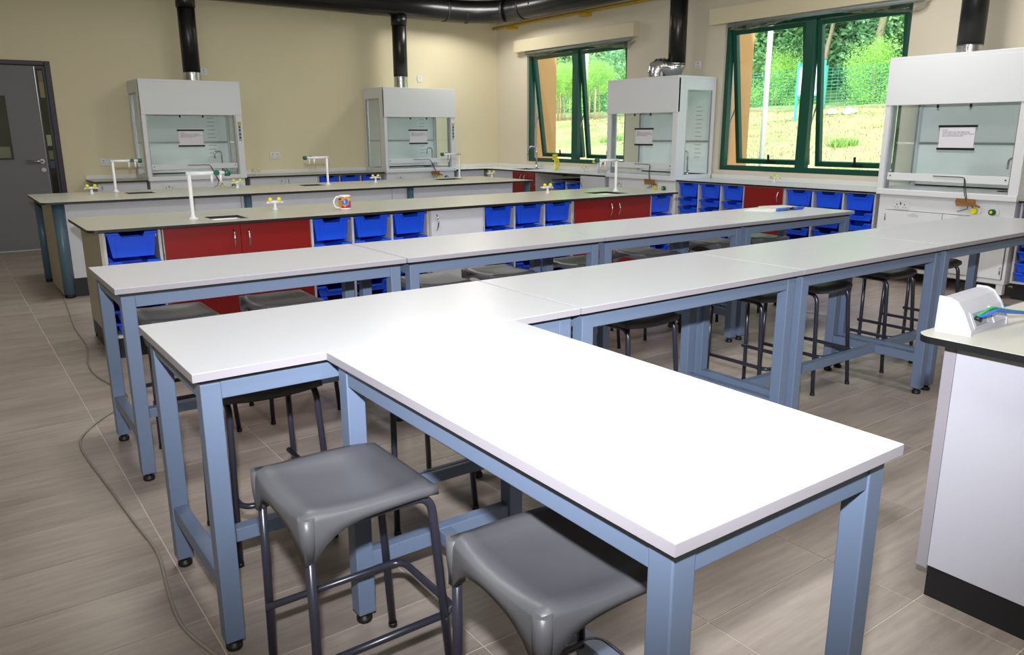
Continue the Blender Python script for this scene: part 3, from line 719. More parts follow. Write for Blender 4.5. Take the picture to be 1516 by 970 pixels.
# ------------------------------------------------------------------ tables
def make_table(L, W=.605):
    t = thing('lab_table', 'x', 'table', (0, 0, 0), 0, 'white topped lab tables')
    ix = .046; h = .025
    b = B(); b.box(.001, L-.001, .001, W-.001, .7625, TH-.0022); b.obj('edge_band', 'top_edge', t)
    B().box(.001, L-.001, .001, W-.001, TH-.0022, TH, .0009).obj('tabletop', 'top', t)
    b = B(); b.box(ix-.023, L-ix+.023, ix-.021, ix+.012, .748, .762); b.box(ix-.023, L-ix+.023, W-ix-.012, W-ix+.021, .748, .762); b.box(ix-.021, ix+.012, ix, W-ix, .748, .762); b.box(L-ix-.012, L-ix+.021, ix, W-ix, .748, .762)
    b.obj('spacer_strip', 'black', t)
    for x in (ix, L-ix):
        for y in (ix, W-ix):
            l = B().box(x-h, x+h, y-h, y+h, .032, .748, .003).obj('leg', 'blue', t)
            f = B(); f.lathe([(.020, 0), (.022, .004), (.022, .014), (.013, .018), (.013, .024), (.019, .026), (.019, .033)], x, y, 16); f.obj('levelling_foot', 'black', l)
    for y in (ix, W-ix): B().box(ix+h, L-ix-h, y-h+.003, y+h-.02, .704, .748, .002).obj('apron_rail', 'blue', t)
    for x in (ix, L-ix): B().box(x-h+.003, x+h-.003, ix+h, W-ix-h, .704, .748, .002).obj('apron_rail', 'blue', t)
    for x in (ix, L-ix): B().box(x-.02, x+.02, ix+h, W-ix-h, .170, .215, .002).obj('end_rail', 'blue', t)
    B().box(ix+.02, L-ix-.02, W/2-.02, W/2+.02, .172, .213, .002).obj('stretcher', 'blue', t)
    return t
PT = 1.2133
tb = make_table(1.208); place = placer(tb)
for i, lb in enumerate(('white table at the left end of the front row, with the crosswise table against it', 'second white table of the front row, right of the crosswise table', 'third white table of the front row, over the green-glinting stools')):
    place((i*PT, 0, 0), 0, lb)
dup(tb, (.3347, -.003, 0), -math.pi/2, 'white table set crosswise, nearest the camera, with two grey stools')
for i, lb in enumerate(('white table at the left end of the middle row, before the red cupboard', 'second white table from the left in the middle row', 'third white table from the left in the middle row', 'white table at the right end of the middle row, with papers and blue pen')):
    dup(tb, (.046+i*PT, 1.2595, 0), 0, lb)
t4 = make_table(1.64); t4.location = (3*PT, 0, 0); t4['label'] = 'longest white table, at the far right end of the front row by the fume cupboard'

# ------------------------------------------------------------------ stools
def make_stool():
    t = thing('lab_stool', 'x', 'stool', (0, 0, 0), 0, 'grey lab stools')
    SH = .572; hs = .163; n = 14
    bm = bmesh.new(); V = {}
    def sq(u, v):        # square with rounded corners from the unit square
        k = .12
        x = u*math.sqrt(max(0, 1-k*v*v)); y = v*math.sqrt(max(0, 1-k*u*u)); return x*hs*1.02, y*hs*1.02
    def zt(u, v):
        r = max(abs(u), abs(v))
        z = SH - .020*(1-u*u)*(1-v**4) - .006*max(0, u)**4*(1-v*v*.4)*2 + .004*v*v
        z -= .012*max(0, (r-.86)/.14)**2
        z += .004*math.exp(-((u+1)**2+(abs(v)-1)**2)/.05)
        return z
    for i in range(n+1):
        for j in range(n+1):
            u, v = -1+2*i/n, -1+2*j/n; x, y = sq(u, v)
            V[i, j] = bm.verts.new((x, y, zt(u, v)))
    for i in range(n):
        for j in range(n): bm.faces.new((V[i, j], V[i+1, j], V[i+1, j+1], V[i, j+1]))
    ringi = [(i, 0) for i in range(n)]+[(n, j) for j in range(n)]+[(i, n) for i in range(n, 0, -1)]+[(0, j) for j in range(n, 0, -1)]
    top = [V[q] for q in ringi]; prev = top
    cs = [Vector((-hs*.96, s*hs*.96)) for s in (-1, 1)]
    def depth(p):
        d = min((Vector((p.x, p.y))-c).length for c in cs)
        return .022+.085*math.exp(-max(0, d-.018)/.040)
    dep = [depth(v.co) for v in top]
    for f_, outw in ((.12, 1.018), (.5, 1.03), (1.0, 1.03)):
        ring = []
        for v, d in zip(top, dep):
            ring.append(bm.verts.new((v.co.x*outw, v.co.y*outw, v.co.z-d*f_)))
        for a in range(len(ring)): bm.faces.new((prev[a], ring[a], ring[(a+1) % len(ring)], prev[(a+1) % len(ring)]))
        prev = ring
    # inner wall so the skirt has thickness, then underside
    inner = [bm.verts.new((v.co.x*.955, v.co.y*.955, v.co.z)) for v in prev]
    for a in range(len(inner)): bm.faces.new((prev[a], inner[a], inner[(a+1) % len(inner)], prev[(a+1) % len(inner)]))
    under = [bm.verts.new((v.co.x*.955, v.co.y*.955, v.co.z-.014)) for v in top]
    for a in range(len(inner)): bm.faces.new((inner[a], under[a], under[(a+1) % len(under)], inner[(a+1) % len(under)]))
    U = {}
    for q, v in zip(ringi, under): U[q] = v
    for i in range(1, n):
        for j in range(1, n): U[i, j] = bm.verts.new((V[i, j].co.x, V[i, j].co.y, V[i, j].co.z-.010))
    for i in range(n):
        for j in range(n): bm.faces.new((U[i, j], U[i, j+1], U[i+1, j+1], U[i+1, j]))
    bmesh.ops.recalc_face_normals(bm, faces=bm.faces[:])
    for f in bm.faces: f.smooth = True
    q = B(); q.bm.free(); q.bm = bm
    q.obj('seat', 'seat', t)
    # raised sleeve lugs on the two stacking corners
    for s in (-1, 1):
        b = B(); b.tube([(-.147, s*.147, .472), (-.149, s*.149, .52), (-.150, s*.150, SH-.006)], [.0165, .019, .018], 12); b.obj('corner_sleeve', 'seat', t)
    r = .0105
    for s in (-1, 1):
        l = B().tube([(-.150, s*.160, .012), (-.147, s*.147, .53)], r, 12).obj('leg', 'tube', t)
        B().tube([(-.150, s*.160, 0), (-.150, s*.160, .014)], r+.0015, 12).obj('leg_tip', 'black', l)
        l = B().tube(round_path([(.186, s*.160, .012), (.150, s*.140, .528), (-.135, s*.142, .528)], .045, 6), r, 12).obj('leg', 'tube', t)
        B().tube([(.187, s*.160, 0), (.186, s*.160, .014)], r+.0015, 12).obj('leg_tip', 'black', l)
    zf = .205
    pts = round_path([(-.160, .141, zf), (.212, .141, zf), (.212, -.141, zf), (-.160, -.141, zf)], .045, 6)
    b = B(); b.tube(pts, .0095, 10)
    for s in (-1, 1): b.tube([(.172, s*.145, zf), (.172, s*.165, zf)], .005, 6)
    b.obj('footrest', 'tube', t)
    B().tube([(.02, -.14, .528), (.02, .14, .528)], .008, 8).obj('seat_bar', 'tube', t)
    return t
st = make_stool(); pstool = placer(st); PI = math.pi
for x, y, a, lb in (
    (.246, -.280, 0, 'grey plastic stool wholly in view, left of the crosswise table'),
    (.445, -.835, R(-3), 'grey plastic stool half under the crosswise table, nearest the camera'),
    (.345, .63, -PI/2, 'grey stool under the left end of the front table row'),
    (.844, .515, -PI/2, 'grey stool behind the crosswise table, only its legs showing under the front row'),
    (1.99, .58, -PI/2, 'grey stool under the second table of the front row'),
    (2.875, .57, -PI/2, 'green-glinting stool under the left half of the front row\'s third table'),
    (3.28, .535, -PI/2, 'green-glinting stool under the right half of the front row\'s third table'),
    (3.95, .535, -PI/2, 'dark stool under the long front-row table, left one before the white socket box'),
    (4.50, .54, -PI/2, 'dark stool under the long front-row table, right one nearer the fume cupboard'),
    (.357, 1.775, 0, 'grey stool behind the left end of the middle row, before the red cupboard'),
    (.853, 1.775, 0, 'second grey stool from the left behind the middle row, before red doors'),
    (1.70, 1.785, 0, 'left grey stool behind the middle row\'s second table, before the white cupboard'),
    (2.15, 1.80, 0, 'right grey stool behind the middle row\'s second table, below the blue trays'),
    (2.76, 1.78, 0, 'left grey stool behind the middle row\'s third table'),
    (3.37, 1.82, 0, 'right grey stool behind the middle row\'s third table, before red doors'),
    (4.16, 1.88, 0, 'glossy dark stool behind the middle row\'s last table, on its left'),
    (4.64, 1.88, 0, 'glossy stool mirroring the window, behind the middle row\'s right end')):
    pstool((x, y, 0), a, lb)

# ------------------------------------------------------------------ bench taps, gas taps
def make_tap():
    t = thing('lab_tap', 'x', 'tap', (0, 0, 0), 0, 'white bench taps')
    B().lathe([(.032, 0), (.032, .006), (.017, .012), (.012, .03), (.012, .285)], 0, 0, 18).obj('column', 'white_plastic', t)
    b = B(); b.tube([(-.018, 0, .285), (.225, 0, .285)], .0130, 14); b.obj('arm', 'white_plastic', t)
    for x in (.14, .195): B().lathe([(.006, .222), (.009, .25), (.0095, .275)], x, 0, 10).obj('nozzle', 'white_plastic', t)
    for x0, x1, y in ((.222, .258, 0),): B().tube([(x0, y, .285), (x0+.004, y, .285), (x1-.004, y, .285), (x1, y, .285)], [.017, .021, .021, .016], 12).obj('green_handle', 'green_cap', t)
    B().tube([(.165, -.012, .287), (.165, -.034, .289)], [.016, .018], 12).obj('green_handle', 'green_cap', t)
    return t
tp = make_tap(); ptap = placer(tp)
for x, y, a, lb in ((.875, 3.42, 0, 'white tap with green handles at the left sink of the red-doored bench'),
                    (4.70, 3.55, PI, 'white tap column at the right sink of the red-doored bench'),
                    (.93, 6.40, 0, 'white tap with green handle at the second bench\'s left sink'),
                    (2.955, 6.15, PI, 'white tap with green handles at the second bench\'s middle sink'),
                    (4.76, 6.38, PI, 'white tap with green handles at the second bench\'s right sink')):
    ptap((x, y, BH), a, lb)
def make_gas():
    t = thing('gas_tap', 'x', 'gas tap', (0, 0, 0), 0, 'double gas taps')
    B().lathe([(.021, 0), (.021, .005), (.012, .01), (.010, .045), (.014, .05), (.014, .06)], 0, 0, 14).obj('stem', 'white_plastic', t)
    b = B(); b.tube([(-.045, 0, .055), (.045, 0, .055)], .011, 10)
    for s in (-1, 1): b.tube([(s*.035, 0, .055), (s*.062, -.006, .048)], [.009, .005], 8); b.tube([(s*.035, -.0, .055), (s*.05, .04, .052)], [.008, .005], 8)
    b.obj('body', 'white_plastic', t)
    for s in (-1, 1): B().lathe([(.009, .062), (.017, .066), (.015, .08), (.006, .088)], s*.032, 0, 10).obj('yellow_knob', 'yellow_knob', t)
    return t
gs = make_gas(); pgas = placer(gs)
for x, y, z, lb in ((1.519, 3.72, BH, 'white gas tap with yellow knobs left of the colourful mug'),
                    (4.04, 3.74, BH, 'white gas tap with yellow knobs on the right part of the red-doored bench'),
                    (.703, 6.25, BH, 'white gas tap with yellow knobs at the second bench\'s left end'),
                    (2.03, 6.27, BH, 'white gas tap with yellow knobs left of the second bench\'s middle sink'),
                    (3.54, 6.2, BH, 'white gas tap with yellow knobs between the second bench\'s middle and right sinks'),
                    (5.08, 6.15, BH, 'white gas tap with yellow knobs at the second bench\'s right end'),
                    (3.02, 8.70, BH, 'pale gas tap against the back wall between the fume cupboards'),
                    (6.92, 6.55, BH, 'pale gas tap on the corner worktop under the farther window'),
                    (6.92, 3.42, BH, 'pale gas tap on the worktop below the nearer window')):
    pgas((x, y, z), 0 if x < 6 else -PI/2, lb)
t = thing('gas_tap', 'taller gas tap with two yellow knobs beside the fume cupboard under the farther window', 'gas tap', (6.93, 6.27, BH), -PI/2, 'double gas taps')
B().lathe([(.024, 0), (.024, .006), (.013, .012), (.012, .13)], 0, 0, 14).obj('stem', 'white_plastic', t)
B().tube([(-.075, 0, .14), (.075, 0, .14)], .018, 10).obj('body', 'white_plastic', t)
for s in (-1, 1): B().lathe([(.012, .125), (.024, .13), (.022, .155), (.008, .165)], s*.085, 0, 12).obj('yellow_knob', 'yellow_knob', t)
t = thing('sink_tap', 'chrome swan-neck tap at the corner sink under the farther window', 'tap', (7.00, 7.74, BH))
b = B(); b.tube(round_path([(0, 0, 0), (0, 0, .33), (-.09, .10, .33), (-.09, .10, .21)], .07, 7), .013, 12); b.lathe([(.026, 0), (.026, .008), (.017, .016), (.017, .06)], 0, 0, 14); b.obj('spout', 'chrome', t)
b = B(); b.tube([(0, -.0, .05), (.0, -.05, .065)], .012, 10); b.tube([(0, -.05, .065), (0, -.075, .065)], [.02, .018], 10); b.obj('lever', 'white_plastic', t)
t = thing('eyewash_shower', 'bright yellow hand eyewash shower standing on the corner worktop', 'eyewash', (6.95, 7.22, BH))
B().lathe([(.03, 0), (.03, .008), (.018, .014), (.018, .10)], 0, 0, 14).obj('holder', 'yellow_knob', t)
b = B(); b.tube([(0, 0, .10), (0, 0, .16), (0, .01, .20)], [.02, .026, .03], 12); b.tube([(0, .01, .20), (0, .012, .225)], [.038, .036], 14); b.tube([(-.01, .05, .16), (0, 0, .165)], .014, 8); b.obj('spray_head', 'yellow_knob', t)
b = B(); b.tube(smooth_path([(0, -.01, .17), (-.01, -.06, .17), (-.01, -.085, .11), (0, -.07, .05), (0, -.03, .02)], 5), .012, 8); b.obj('hose', 'yellow_knob', t)

# ------------------------------------------------------------------ mug, papers, pen
t = thing('mug', 'white mug with colourful swirl print on the red-doored bench', 'mug', (1.925, 3.42, BH), R(0))
b = B(); n = 40; rr, hh = .043, .102
prof = [(.036, 0), (rr-.001, .004), (rr, .012), (rr, hh-.006), (rr-.001, hh), (rr-.004, hh), (rr-.005, .012), (.0, .010)]
b.lathe(prof[:-1]+[(.002, .010)], 0, 0, n); b.obj('cup', 'sink', t)
hb = B(); hb.tube(smooth_path([(-.041, .0, .088), (-.062, -.002, .092), (-.082, -.003, .070), (-.084, -.003, .045), (-.066, -.002, .018), (-.040, 0, .016)], 5), .006, 8); hb.obj('handle', 'sink', t)
# printed band: small coloured facets on the cup wall
bm = bmesh.new(); NA, NZ = 96, 26; z0, z1 = .014, .094
mats = [mat('mug_'+k, c, .25) for k, c in (('orange', '#d98a22'), ('blue', '#1c74d8'), ('yellow', '#e0b81a'), ('red', '#b8322a'), ('violet', '#5a4290'), ('teal', '#1f4f6a'), ('cream', '#e8dcc0'))]
G = [[bm.verts.new(((rr+.0004)*math.cos(2*math.pi*i/NA), (rr+.0004)*math.sin(2*math.pi*i/NA), z0+(z1-z0)*k/NZ)) for i in range(NA)] for k in range(NZ+1)]
CA = math.atan2(-.88, -.42)
for k in range(NZ):
    for i in range(NA):
        a = 2*math.pi*(i+.5)/NA; da = (a-CA+math.pi) % (2*math.pi)-math.pi
        x = da*rr*1000; z = (z0+(z1-z0)*(k+.5)/NZ-.056)*1000
        x2, z2 = x-2, z-2
        d = math.hypot(x2, z2); th = math.atan2(z2, x2)
        per = (da+math.pi)/(2*math.pi)
        if k >= NZ-4: c = 0
        elif d < 9 and x2 < 3: c = 0
        elif d < 24 and not (x2 < -6 and z2 > 8): c = 1
        elif d < 31: c = 0
        elif d < 33 and z2 < 5: c = 5
        elif x > 20: c = (2 if z > 6 else 3) if ((int(x/7)+int((z+50)/7)) % 3) else (4 if z < 6 else 0)
        elif x < -24: c = 5 if z > 12 else 0
        else: c = 5 if z > 0 else 3
        f = bm.faces.new((G[k][i], G[k][(i+1) % NA], G[k+1][(i+1) % NA], G[k+1][i])); f.material_index = c
me = bpy.data.meshes.new('printed_band'); bm.to_mesh(me); bm.free()
for m_ in mats: me.materials.append(m_)
o = bpy.data.objects.new('printed_band', me); COL.objects.link(o); o.parent = t

def sheet(name, label, loc, rz, w_, d_, m='paper', t_=.0012):
    o = B().box(-w_/2, w_/2, -d_/2, d_/2, 0, t_).obj(name, m); o.location = loc; o.rotation_euler = (0, 0, rz); return tag(o, label, 'paper', 'papers on the middle row')
sheet('paper_sheet', 'white paper sheet, lower one, under the other papers on the right table', (4.43, 1.70, TH+.0005), R(20), .297, .21)
sheet('paper_sheet', 'pale green-tinged paper sheet at the back of the right table', (4.55, 1.79, TH+.0020), R(8), .21, .10, mat('green_paper', '#b9d2b4', .8))
o = sheet('paper_booklet', 'grey paper booklet behind the blue pen on the right table', (4.66, 1.72, TH+.0020), R(-14), .21, .24, mat('grey_paper', '#c4bfb8', .8), .006)
t = thing('marker_pen', 'thick blue marker pen lying beside the papers on the middle row', 'pen', (4.56, 1.565, TH+.0125), R(-2))
mp_ = mat('pen_blue', '#2f6fd0', .3)
B().tube([(-.15, 0, 0), (-.145, 0, 0), (-.02, 0, 0)], [.009, .0115, .0115], 12).obj('barrel', mp_, t)
B().tube([(-.02, 0, 0), (.03, 0, 0)], .0095, 12).obj('grip', 'black', t)
B().tube([(.03, 0, 0), (.13, 0, 0), (.15, 0, 0)], [.0115, .0125, .010], 12).obj('cap', mat('pen_cap', '#2a55b8', .3), t)

# ------------------------------------------------------------------ demonstrator's bench at the right edge
t = thing('demonstration_bench', 'white demonstration bench with black-edged speckled top at the right frame edge', 'bench', (1.67, -2.9, 0))
for nm, z0, z1, m_ in (('edge_core', BH-.020, BH-.0015, 'core'), ('top_surface', BH-.0015, BH, 'bench_white')):
    b, ed = slab_with_holes(nm, 0, 1.5, 0, 2.055, z0, z1, [], m_, t)
    bmesh.ops.bevel(b.bm, geom=ed, offset=.045, segments=6, affect='EDGES', profile=.5); b.obj(nm, m_, t)
B().box(.095, 1.4, .05, 2.005, .112, BH-.0205, .001).obj('carcass', 'carcass', t)
B().box(.082, .0945, .05, 1.975, .112, BH-.0205, .001).obj('side_panel', 'demo', t)
B().box(.082, .0945, 1.9765, 2.008, .10, BH-.0205, .002).obj('edge_strip', 'top_edge', t)
B().box(.110, 1.38, .06, 1.985, 0, .1115).obj('plinth', 'plinth', t)

t = thing('socket_box', 'white sloping desktop socket box with cables on the demonstration bench', 'socket', (1.748, -.952, BH), R(3))
prof = [(0, 0), (.0, .012), (.022, .060), (.040, .086), (.060, .094), (.084, .094), (.086, 0)]
b = B(); b.prism(prof, .006, .244, 'x'); b.obj('body', 'box_plastic', t)
cap = [(-.004, 0), (-.004, .014), (.019, .063), (.038, .090), (.060, .099), (.088, .099), (.090, 0)]
for x in (0, .244): B().prism(cap, x, x+.007, 'x').obj('end_cap', 'box_plastic', t)
sl_a = math.atan2(.048, .022)
def on_slope(x0, x1, u0, u1, h0, h1):   # box lying on the sloping front; u up the slope
    b = B(); b.box(x0, x1, h0, h1, u0, u1, .001)
    for v in b.bm.verts:
        n_, u_ = v.co.y, v.co.z
        v.co.y = .0+math.cos(sl_a)*u_-math.sin(sl_a)*n_; v.co.z = .012+math.sin(sl_a)*u_+math.cos(sl_a)*n_
    return b
fp = on_slope(.030, .150, .004, .050, .0002, .003).obj('frame_plate', 'box_plastic', t)
on_slope(.040, .118, .009, .045, .003, .0034).obj('opening', mat('pale_recess', '#85878f', .5), t)
sp = on_slope(.155, .235, .002, .052, .0002, .005).obj('socket_plate', 'box_plastic', t)
b = B()
for cx in (.195,):
    for (x, u, w_, h_) in ((cx-.005, .036, .010, .007), (cx-.022, .018, .010, .006), (cx+.012, .018, .010, .006)):
        q = on_slope(x, x+w_, u, u+h_, .005, .0054); me_ = bpy.data.meshes.new('tmp'); q.bm.to_mesh(me_); q.bm.free(); b.bm.from_mesh(me_); bpy.data.meshes.remove(me_)
b.obj('pin_holes', 'carcass', sp)
b = B(); b.tube([(.045, .010, .045), (.052, -.006, .040)], [.006, .006], 8); b.obj('cable_gland', 'black', t)
for k, (cm, dy, dz) in enumerate((('#1f6fd6', 0, 0), ('#2f9a3c', .006, .006), ('#1c5fc0', -.006, .004), ('#2e8fe0', .011, .001))):
    pts = [(.045, .010, .043+dz*.3), (.07, -.004+dy, .048+dz), (.12, -.012+dy*1.4, .055+dz*1.3), (.18, -.018+dy, .045+dz), (.25, -.024+dy*.6, .034+dz*.6), (.32, -.034+dy*.5, .024+dz*.4), (.42, -.05+dy, .012+dz*.3), (.58, -.07+dy*1.5, .005+dz*.1)]
    B().tube(smooth_path(pts, 6), .0038, 8).obj('cable', mat('cable_'+cm[1:], cm, .4), t)
B().tube([(.335, -.035, .022), (.352, -.038, .020)], .011, 10).obj('cable_tie', mat('tie', '#24308c', .4), t)

# cable on the floor
pts = [(.30, 5.62), (.26, 5.0), (.215, 4.3), (.205, 3.72), (.150, 3.24), (.150, 2.95), (.20, 2.65), (.225, 2.45), (.19, 2.32), (.10, 2.22), (.013, 2.10), (-.06, 1.95), (-.08, 1.81), (-.073, 1.6), (-.060, 1.42), (-.03, .95), (-.012, .68), (-.038, .41), (-.045, .22), (-.007, .04), (.05, -.15), (.08, -.5), (.02, -1.0)]
o = B().tube(smooth_path([(x, y, .0055) for x, y in pts], 5), .005, 8).obj('floor_cable', 'cable'); tag(o, 'thin grey cable snaking along the floor past the left table ends', 'cable')

# ------------------------------------------------------------------ outside
def noise2(x, y): return math.sin(x*1.3+y*.7)*.5+math.sin(x*.37-y*1.1+2)*.5
def ground_z(x, y):
    t_ = max(0, min(1, (x-9.4)/13)); base = 2.05*(t_**.8) if x > 9.4 else 0
    if x > 22.4: base = 2.05+(x-22.4)*.10+max(0, x-26.5)*.40
    return base-.25*(1 if x < 9.4 else max(0, 1-(x-9.4)/1.5))+.05*noise2(x*1.4, y*1.4)+.015*(y-12)*min(1, max(0, (x-10)/12))*.0
gm = bpy.data.materials.new('dry_grass'); gm.use_nodes = True; n = gm.node_tree; bs = n.nodes['Principled BSDF']; bs.inputs['Roughness'].default_value = .9
tc = n.nodes.new('ShaderNodeNewGeometry'); t1 = n.nodes.new('ShaderNodeTexNoise'); t1.inputs['Scale'].default_value = .55; t1.inputs['Detail'].default_value = 8; t1.inputs['Roughness'].default_value = .7
rp = n.nodes.new('ShaderNodeValToRGB'); rp.color_ramp.elements[0].position = .40; rp.color_ramp.elements[1].position = .62
rp.color_ramp.elements[0].color = lin('#7f8d52'); rp.color_ramp.elements[1].color = lin('#a59a72'); e_ = rp.color_ramp.elements.new(.5); e_.color = lin('#9b966a')
n.links.new(tc.outputs['Position'], t1.inputs['Vector']); n.links.new(t1.outputs[0], rp.inputs[0]); 
sx = n.nodes.new('ShaderNodeSeparateXYZ'); n.links.new(tc.outputs['Position'], sx.inputs[0])
mr = n.nodes.new('ShaderNodeMapRange'); mr.inputs[1].default_value = 22.8; mr.inputs[2].default_value = 25; n.links.new(sx.outputs[0], mr.inputs[0])
t3 = n.nodes.new('ShaderNodeTexNoise'); t3.inputs['Scale'].default_value = 2.2; t3.inputs['Detail'].default_value = 6; n.links.new(tc.outputs['Position'], t3.inputs['Vector'])
r3 = n.nodes.new('ShaderNodeValToRGB'); r3.color_ramp.elements[0].position = .35; r3.color_ramp.elements[1].position = .65
r3.color_ramp.elements[0].color = lin('#4b7a42'); r3.color_ramp.elements[1].color = lin('#8cb86a'); n.links.new(t3.outputs[0], r3.inputs[0])
mg = n.nodes.new('ShaderNodeMix'); mg.data_type = 'RGBA'; n.links.new(mr.outputs[0], mg.inputs[0]); n.links.new(rp.outputs[0], mg.inputs[6]); n.links.new(r3.outputs[0], mg.inputs[7])
n.links.new(mg.outputs[2], bs.inputs['Base Color'])
M['ground'] = gm
b = B(); nx_, ny_ = 60, 70; X0, X1, Y0, Y1 = XW+.2, 60, -14, 70; rows = []
for i in range(nx_+1):
    x = X0+(X1-X0)*(i/nx_)**1.6
    rows.append([b.bm.verts.new((x, Y0+(Y1-Y0)*j/ny_, ground_z(x, Y0+(Y1-Y0)*j/ny_))) for j in range(ny_+1)])
for i in range(nx_):
    for j in range(ny_): f = b.bm.faces.new((rows[i][j], rows[i+1][j], rows[i+1][j+1], rows[i][j+1])); f.smooth = True
struct(b.obj('grass_slope', 'ground'))
M['blade'] = mat('grass_blade', '#9a9468', .7, noise=.4, nscale=.8); M['blade2'] = mat('fresh_grass', '#7aa64a', .6, noise=.25, nscale=2)
rnd = random.Random(11); b = B()
for k in range(9000):
    x = rnd.uniform(10.2, 22); y = 3+ (x-7)*rnd.uniform(.25, 1.5)
    z = ground_z(x, y); a = rnd.uniform(0, 6.28); h_ = rnd.uniform(.03, .08); s_ = .008+.0008*(x-9)
    b.bm.faces.new([b.bm.verts.new(v) for v in ((x-s_*math.cos(a), y-s_*math.sin(a), z-.01), (x+s_*math.cos(a), y+s_*math.sin(a), z-.01), (x+rnd.uniform(-.05, .05), y+rnd.uniform(-.05, .05), z+h_))])
tag(b.obj('dry_grass', 'blade'), 'dry yellow-green grass growing on the slope outside the windows', 'grass', kind='stuff')
def tuft(x, y, r_, label):
    b = B()
    for k in range(260):
        a = rnd.uniform(0, 6.28); q = r_*math.sqrt(rnd.random()); xx, yy = x+q*math.cos(a), y+q*math.sin(a); z = ground_z(xx, yy); s_ = .018; c_ = rnd.uniform(0, 6.28); h_ = rnd.uniform(.08, .22)
        b.bm.faces.new([b.bm.verts.new(v) for v in ((xx-s_*math.cos(c_), yy-s_*math.sin(c_), z-.02), (xx+s_*math.cos(c_), yy+s_*math.sin(c_), z-.02), (xx+rnd.uniform(-.12, .12), yy+rnd.uniform(-.12, .12), z+h_))])
    tag(b.obj('grass_tuft', 'blade2'), label, 'grass', 'green grass tufts on the slope')
tuft(15.2, 7.75, .28, 'bright green grass tuft on the slope seen through the nearer window')
tuft(15.5, 15.2, .32, 'bright green grass tuft on the slope seen through the farther window')
# fence
t = thing('mesh_fence', 'green welded mesh fence along the top of the grass slope', 'fence', (22, 18, 2))
fy0, fy1 = 4, 40; M['fence'] = mat('fence_green', '#3f9484', .5)
y = fy0; 
while y <= fy1+.01:
    z = ground_z(22, y); B().box(-.03, .03, y-18-.03, y-18+.03, z-2-.1, z-2+1.28, .004).obj('fence_post', 'fence', t); y += 2.9
yy = fy0
while yy < fy1-.1:
    wf = B(); za = 2.02
    for k in range(13): zz = za-2+.06+k*.095; wf.box(-.006, .006, yy-18+.03, yy-18+2.87, zz-.006, zz+.006)
    for k in range(1, 15): wf.box(-.004, .004, yy-18+k*.193-.004, yy-18+k*.193+.004, za-2+.05, za-2+1.21)
    wf.obj('mesh_panel', 'fence', t); yy += 2.9
# trees
M['bark'] = mat('pale_bark', '#a89782', .85, noise=.35, nscale=3, nstretch=(4, 4, 1))
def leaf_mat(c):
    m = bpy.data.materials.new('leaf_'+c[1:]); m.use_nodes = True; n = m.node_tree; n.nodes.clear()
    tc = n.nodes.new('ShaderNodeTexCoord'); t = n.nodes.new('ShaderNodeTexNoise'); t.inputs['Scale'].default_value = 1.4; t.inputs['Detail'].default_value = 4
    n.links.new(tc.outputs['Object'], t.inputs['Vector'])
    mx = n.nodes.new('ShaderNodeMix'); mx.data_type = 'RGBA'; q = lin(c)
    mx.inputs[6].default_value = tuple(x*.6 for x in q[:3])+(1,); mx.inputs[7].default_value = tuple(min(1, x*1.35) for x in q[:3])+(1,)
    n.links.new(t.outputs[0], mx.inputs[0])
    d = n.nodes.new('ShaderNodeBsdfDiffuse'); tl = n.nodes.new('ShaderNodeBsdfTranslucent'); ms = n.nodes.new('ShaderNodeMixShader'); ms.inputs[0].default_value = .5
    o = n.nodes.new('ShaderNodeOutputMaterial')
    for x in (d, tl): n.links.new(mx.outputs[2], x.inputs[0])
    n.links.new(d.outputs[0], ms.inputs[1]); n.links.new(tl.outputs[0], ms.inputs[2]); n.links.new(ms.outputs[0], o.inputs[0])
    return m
LM = [leaf_mat(c) for c in ('#a3d297', '#9acaa2', '#b2de80', '#aed8a4')]  # greens paled and desaturated, putting the haze into the leaf colour
def leaf_cloud(rx, ry, rz_, n_, size, seed, clumps=26):
    r_ = random.Random(seed); b = B(); cl = []
    for k in range(clumps):
        while True:
            p = Vector((r_.uniform(-1, 1), r_.uniform(-1, 1), r_.uniform(-1, 1)))
            if .25 < p.length < 1: break
        cl.append((Vector((p.x*rx, p.y*ry, p.z*rz_)), r_.uniform(.22, .42)))
    for k in range(n_):
        c, q = cl[r_.randrange(clumps)]
        p = c+Vector((r_.gauss(0, q*rx*.55), r_.gauss(0, q*ry*.55), r_.gauss(0, q*rz_*.5)))
        d = Vector((r_.uniform(-1, 1), r_.uniform(-1, 1), r_.uniform(-.7, .5))).normalized(); e = d.cross(Vector((r_.uniform(-1, 1), r_.uniform(-1, 1), r_.uniform(-1, 1)))).normalized()
        s_ = size*r_.uniform(.6, 1.4)
        b.bm.faces.new([b.bm.verts.new(v) for v in (p-d*s_, p+e*s_*.45, p+d*s_, p-e*s_*.45)])
    return b
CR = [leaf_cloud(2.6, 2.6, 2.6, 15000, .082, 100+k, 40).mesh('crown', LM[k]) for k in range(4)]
def tree(x, y, h, s, k, label, trunk_r=.12, bend=.3, group='trees beyond the fence', rz=0):
    z = ground_z(x, y); t = thing('tree', label, 'tree', (x, y, z), rz, group)
    b = B(); b.tube(smooth_path([(0, 0, -.2), (bend*.3, .05, h*.3), (bend, -.05, h*.65), (bend*.6, .05, h+s)], 4), [trunk_r*(1-.6*i/12) for i in range(13)], 9)
    for q in range(4):
        a = q*1.6+k; b.tube([(bend*.9, 0, h*(.62+.08*q)), (bend+math.cos(a)*s, math.sin(a)*s, h+.5*s)], [trunk_r*.4, trunk_r*.12], 6)
    b.obj('trunk', 'bark', t)
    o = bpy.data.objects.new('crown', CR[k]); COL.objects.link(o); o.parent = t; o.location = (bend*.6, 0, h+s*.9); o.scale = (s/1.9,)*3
    return t
rt_ = random.Random(5)
